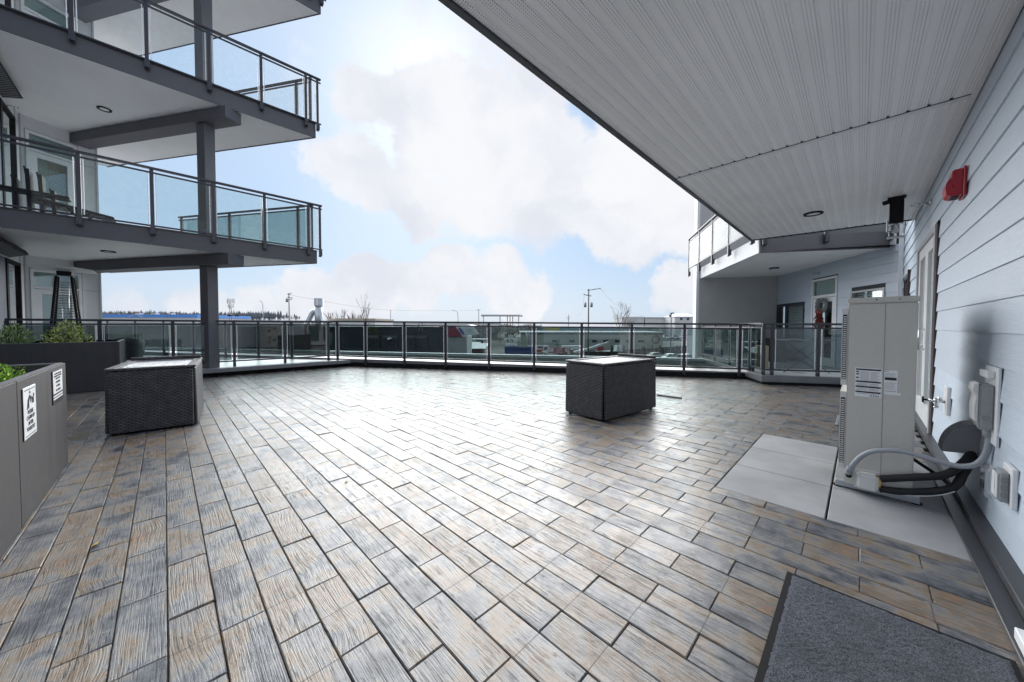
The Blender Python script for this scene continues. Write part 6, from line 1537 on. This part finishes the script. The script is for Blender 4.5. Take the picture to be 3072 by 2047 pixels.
# cell tower
D = 120; b = bp(692, D); t = thing('cell_tower', 'cell tower bristling with white antennas left of the street lamp', 'tower', b)
m = MB()
for dx in (-3, 5): m.cyl(bp(692+dx, D), bp(692+dx*.6, D, zy(900, D)), .16, .1, n=8)
for y in (925, 945): m.cyl(bp(688, D, zy(y, D)), bp(697, D, zy(y, D)), .08, n=6)
obj('mast', m, M['galvpole'], t)
m = MB()
for (dx, y0, y1) in ((-9, 898, 914), (-4, 897, 911), (1, 899, 915), (6, 897, 912), (11, 898, 913), (-6, 915, 926), (8, 914, 926), (0, 917, 930)): bgbox(m, 692+dx-.6, 692+dx+.6, zy(y1, D), zy(y0, D), D-.6, .35)
obj('antenna', m, M['palewall'], t)
m = MB()
for y in (905, 920): m.cyl(bp(682, D-.2, zy(y, D)), bp(704, D-.2, zy(y, D)), .07, n=6)
obj('antenna_bar', m, M['galvpole'], t)
m = MB()
for px in (683, 690, 705, 712): bgbox(m, px, px+5, zy(951, D), zy(946, D), D-1, .8)
obj('equipment', m, M['rail'], t)
# long flat canopy
D = 160; b = bp(1505, D); t = thing('canopy', 'long flat pale canopy on thin posts on the middle skyline', 'canopy', b)
m = MB(); bgbox(m, 1443, 1562, zy(949, D), zy(944.5, D), D, 6); obj('roof', m, M['metalroof'], t)
m = MB(); fpoly(m, [(1562, 949.5), (1568, 949.5), (1565, 944.5)], D-.1, 5); obj('end_peak', m, M['rail'], t)
m = MB()
for px in (1450, 1500, 1522, 1530, 1538, 1556): m.cyl(bp(px, D+2), bp(px, D+2, zy(949, D)), .18, n=6)
obj('post', m, M['galvpole'], t)
# bare trees
def bare_tree(px, yt, D, lab, spread=.5, lv=4, grp='bare winter trees', trunk=.18, lean=0, nb=3):
    b = bp(px, D); H_ = zy(yt, D)-GZ; t = thing('bare_tree', lab, 'tree', b, grp); tm, cm = MB(), MB()
    def br(p, d, L, r, l):
        k = 3; pts = [p]; dd = d
        for i in range(k):
            dd = (dd+Vector((random.gauss(0, .10), random.gauss(0, .10), random.gauss(.03, .05)))).normalized(); pts.append(pts[-1]+dd*L/k)
        (tm if l == lv else cm).tube(pts, r, 5 if l >= lv-1 else 3, radii=[r*(1-.55*i/k) for i in range(k+1)])
        if l == 0: return
        for j in range(nb+(2 if l == lv else 0)):
            u = random.uniform(.35, 1.0); i = min(k-1, int(u*k)); q = pts[i].lerp(pts[i+1], u*k-i); a = random.uniform(0, 6.283)
            nd_ = (dd*1.0+Vector((math.cos(a), math.sin(a), .25))*spread*random.uniform(.6, 1.2)).normalized()
            br(q, nd_, L*random.uniform(.48, .68), max(.016, r*.5), l-1)
    br(b, Vector((lean, 0, 1)).normalized(), H_*.5, trunk, lv)
    obj('trunk', tm, M['bark'], t); obj('crown', cm, M['twig'], t)
bare_tree(1103, 880, 118, 'tallest bare tree on the left skyline right of the row of trees', .42, 4, trunk=.2)
for px, yt, lab in ((988, 930, 'bare tree in the low row, leftmost by the silver duct'), (1012, 922, 'bare tree in the low row, second from the left'), (1048, 924, 'bare tree in the low row, third from the left'), (1075, 925, 'bare tree in the low row, nearest the tallest tree')):
    bare_tree(px, yt, 138, lab, .38, 3, trunk=.3, nb=5)
bare_tree(1124, 944, 150, 'small bushy bare tree right of the tallest bare tree', .7, 3, trunk=.2, nb=4); bare_tree(1150, 950, 160, 'lowest bare tree near the straight lamp post', .7, 3, trunk=.2, nb=4)
bare_tree(1855, 892, 125, 'rounded bare tree on the right skyline', .5, 4, trunk=.22, nb=4); bare_tree(1880, 945, 140, 'small bare tree beside the rounded bare tree', .6, 3, trunk=.18, nb=4)
bare_tree(1672, 1005, 98, 'thin bare tree against the workshop wall over the red board', .45, 3, trunk=.1, nb=4)
bare_tree(897, 935, 140, 'twiggy bare tree just left of the silver duct', .6, 3, trunk=.2, nb=5)

# ---- hills and distant woods
M['hill'] = mat('far_hill', (.25, .25, .275), 1, 0, .12, .004)
hm_ = MB(); D0 = 2200; cols = []
N_ = 140
for i in range(N_+1):
    px = -900+i*(5000/N_)
    top = 967-21*math.exp(-((px-380)/330)**2)-10*math.exp(-((px-760)/120)**2)-1*math.exp(-((px-1900)/500)**2)+3*mnoise.noise(Vector((px*.008, 0, 0)))
    cols.append([bp(px, D0*.72), bp(px, D0, zy(top, D0)), bp(px, D0*1.4, GZ-30)])
hm_.add([q for c in cols for q in c], [(i*3+k, (i+1)*3+k, (i+1)*3+k+1, i*3+k+1) for i in range(N_) for k in range(2)], True)
tag(obj('hills', hm_, M['hill']), kind='structure')
fm = MB()
for k in range(3600):
    px = random.uniform(200, 2300); s_ = math.exp(-((px-400)/280)**2)+.5*math.exp(-((px-760)/150)**2)+.012
    if random.random() > s_ or px > 900: continue
    D = random.uniform(900, 1500); yb = 957-12*math.exp(-((px-380)/330)**2)-6*math.exp(-((px-760)/120)**2)+random.uniform(-3, 6)
    b = bp(px, D, zy(yb, D)-4); h = random.uniform(7, 15)
    for j in range(5): fm.leaf(b+RT*random.gauss(0, 2.2), h*random.uniform(.7, 1.1), random.uniform(1.2, 3), Vector((random.gauss(0, .14), random.gauss(0, .14), 1)).normalized(), .05)
tag(obj('far_woods', fm, M['forest']), 'hazy leafless woods along the far left skyline', 'woods', kind='stuff')
cm = MB()
for k in range(230):
    px = random.choice((random.gauss(750, 45), random.uniform(650, 850), random.gauss(470, 120))); D = random.uniform(800, 1000); yb = 953+random.uniform(-3, 3)
    b = bp(px, D, zy(yb, D)); h = random.uniform(6, 17)
    cm.lathe(b-Vector((0, 0, 8)), [(.6, 0), (.6, 6), (2.2, 8), (1.4, 8+h*.5), (.1, 8+h)], 5)
cm.sm = [False]*len(cm.sm)
tag(obj('conifers', cm, M['conifer']), 'dark pointed conifers on the skyline by the cell tower', 'woods', kind='stuff')
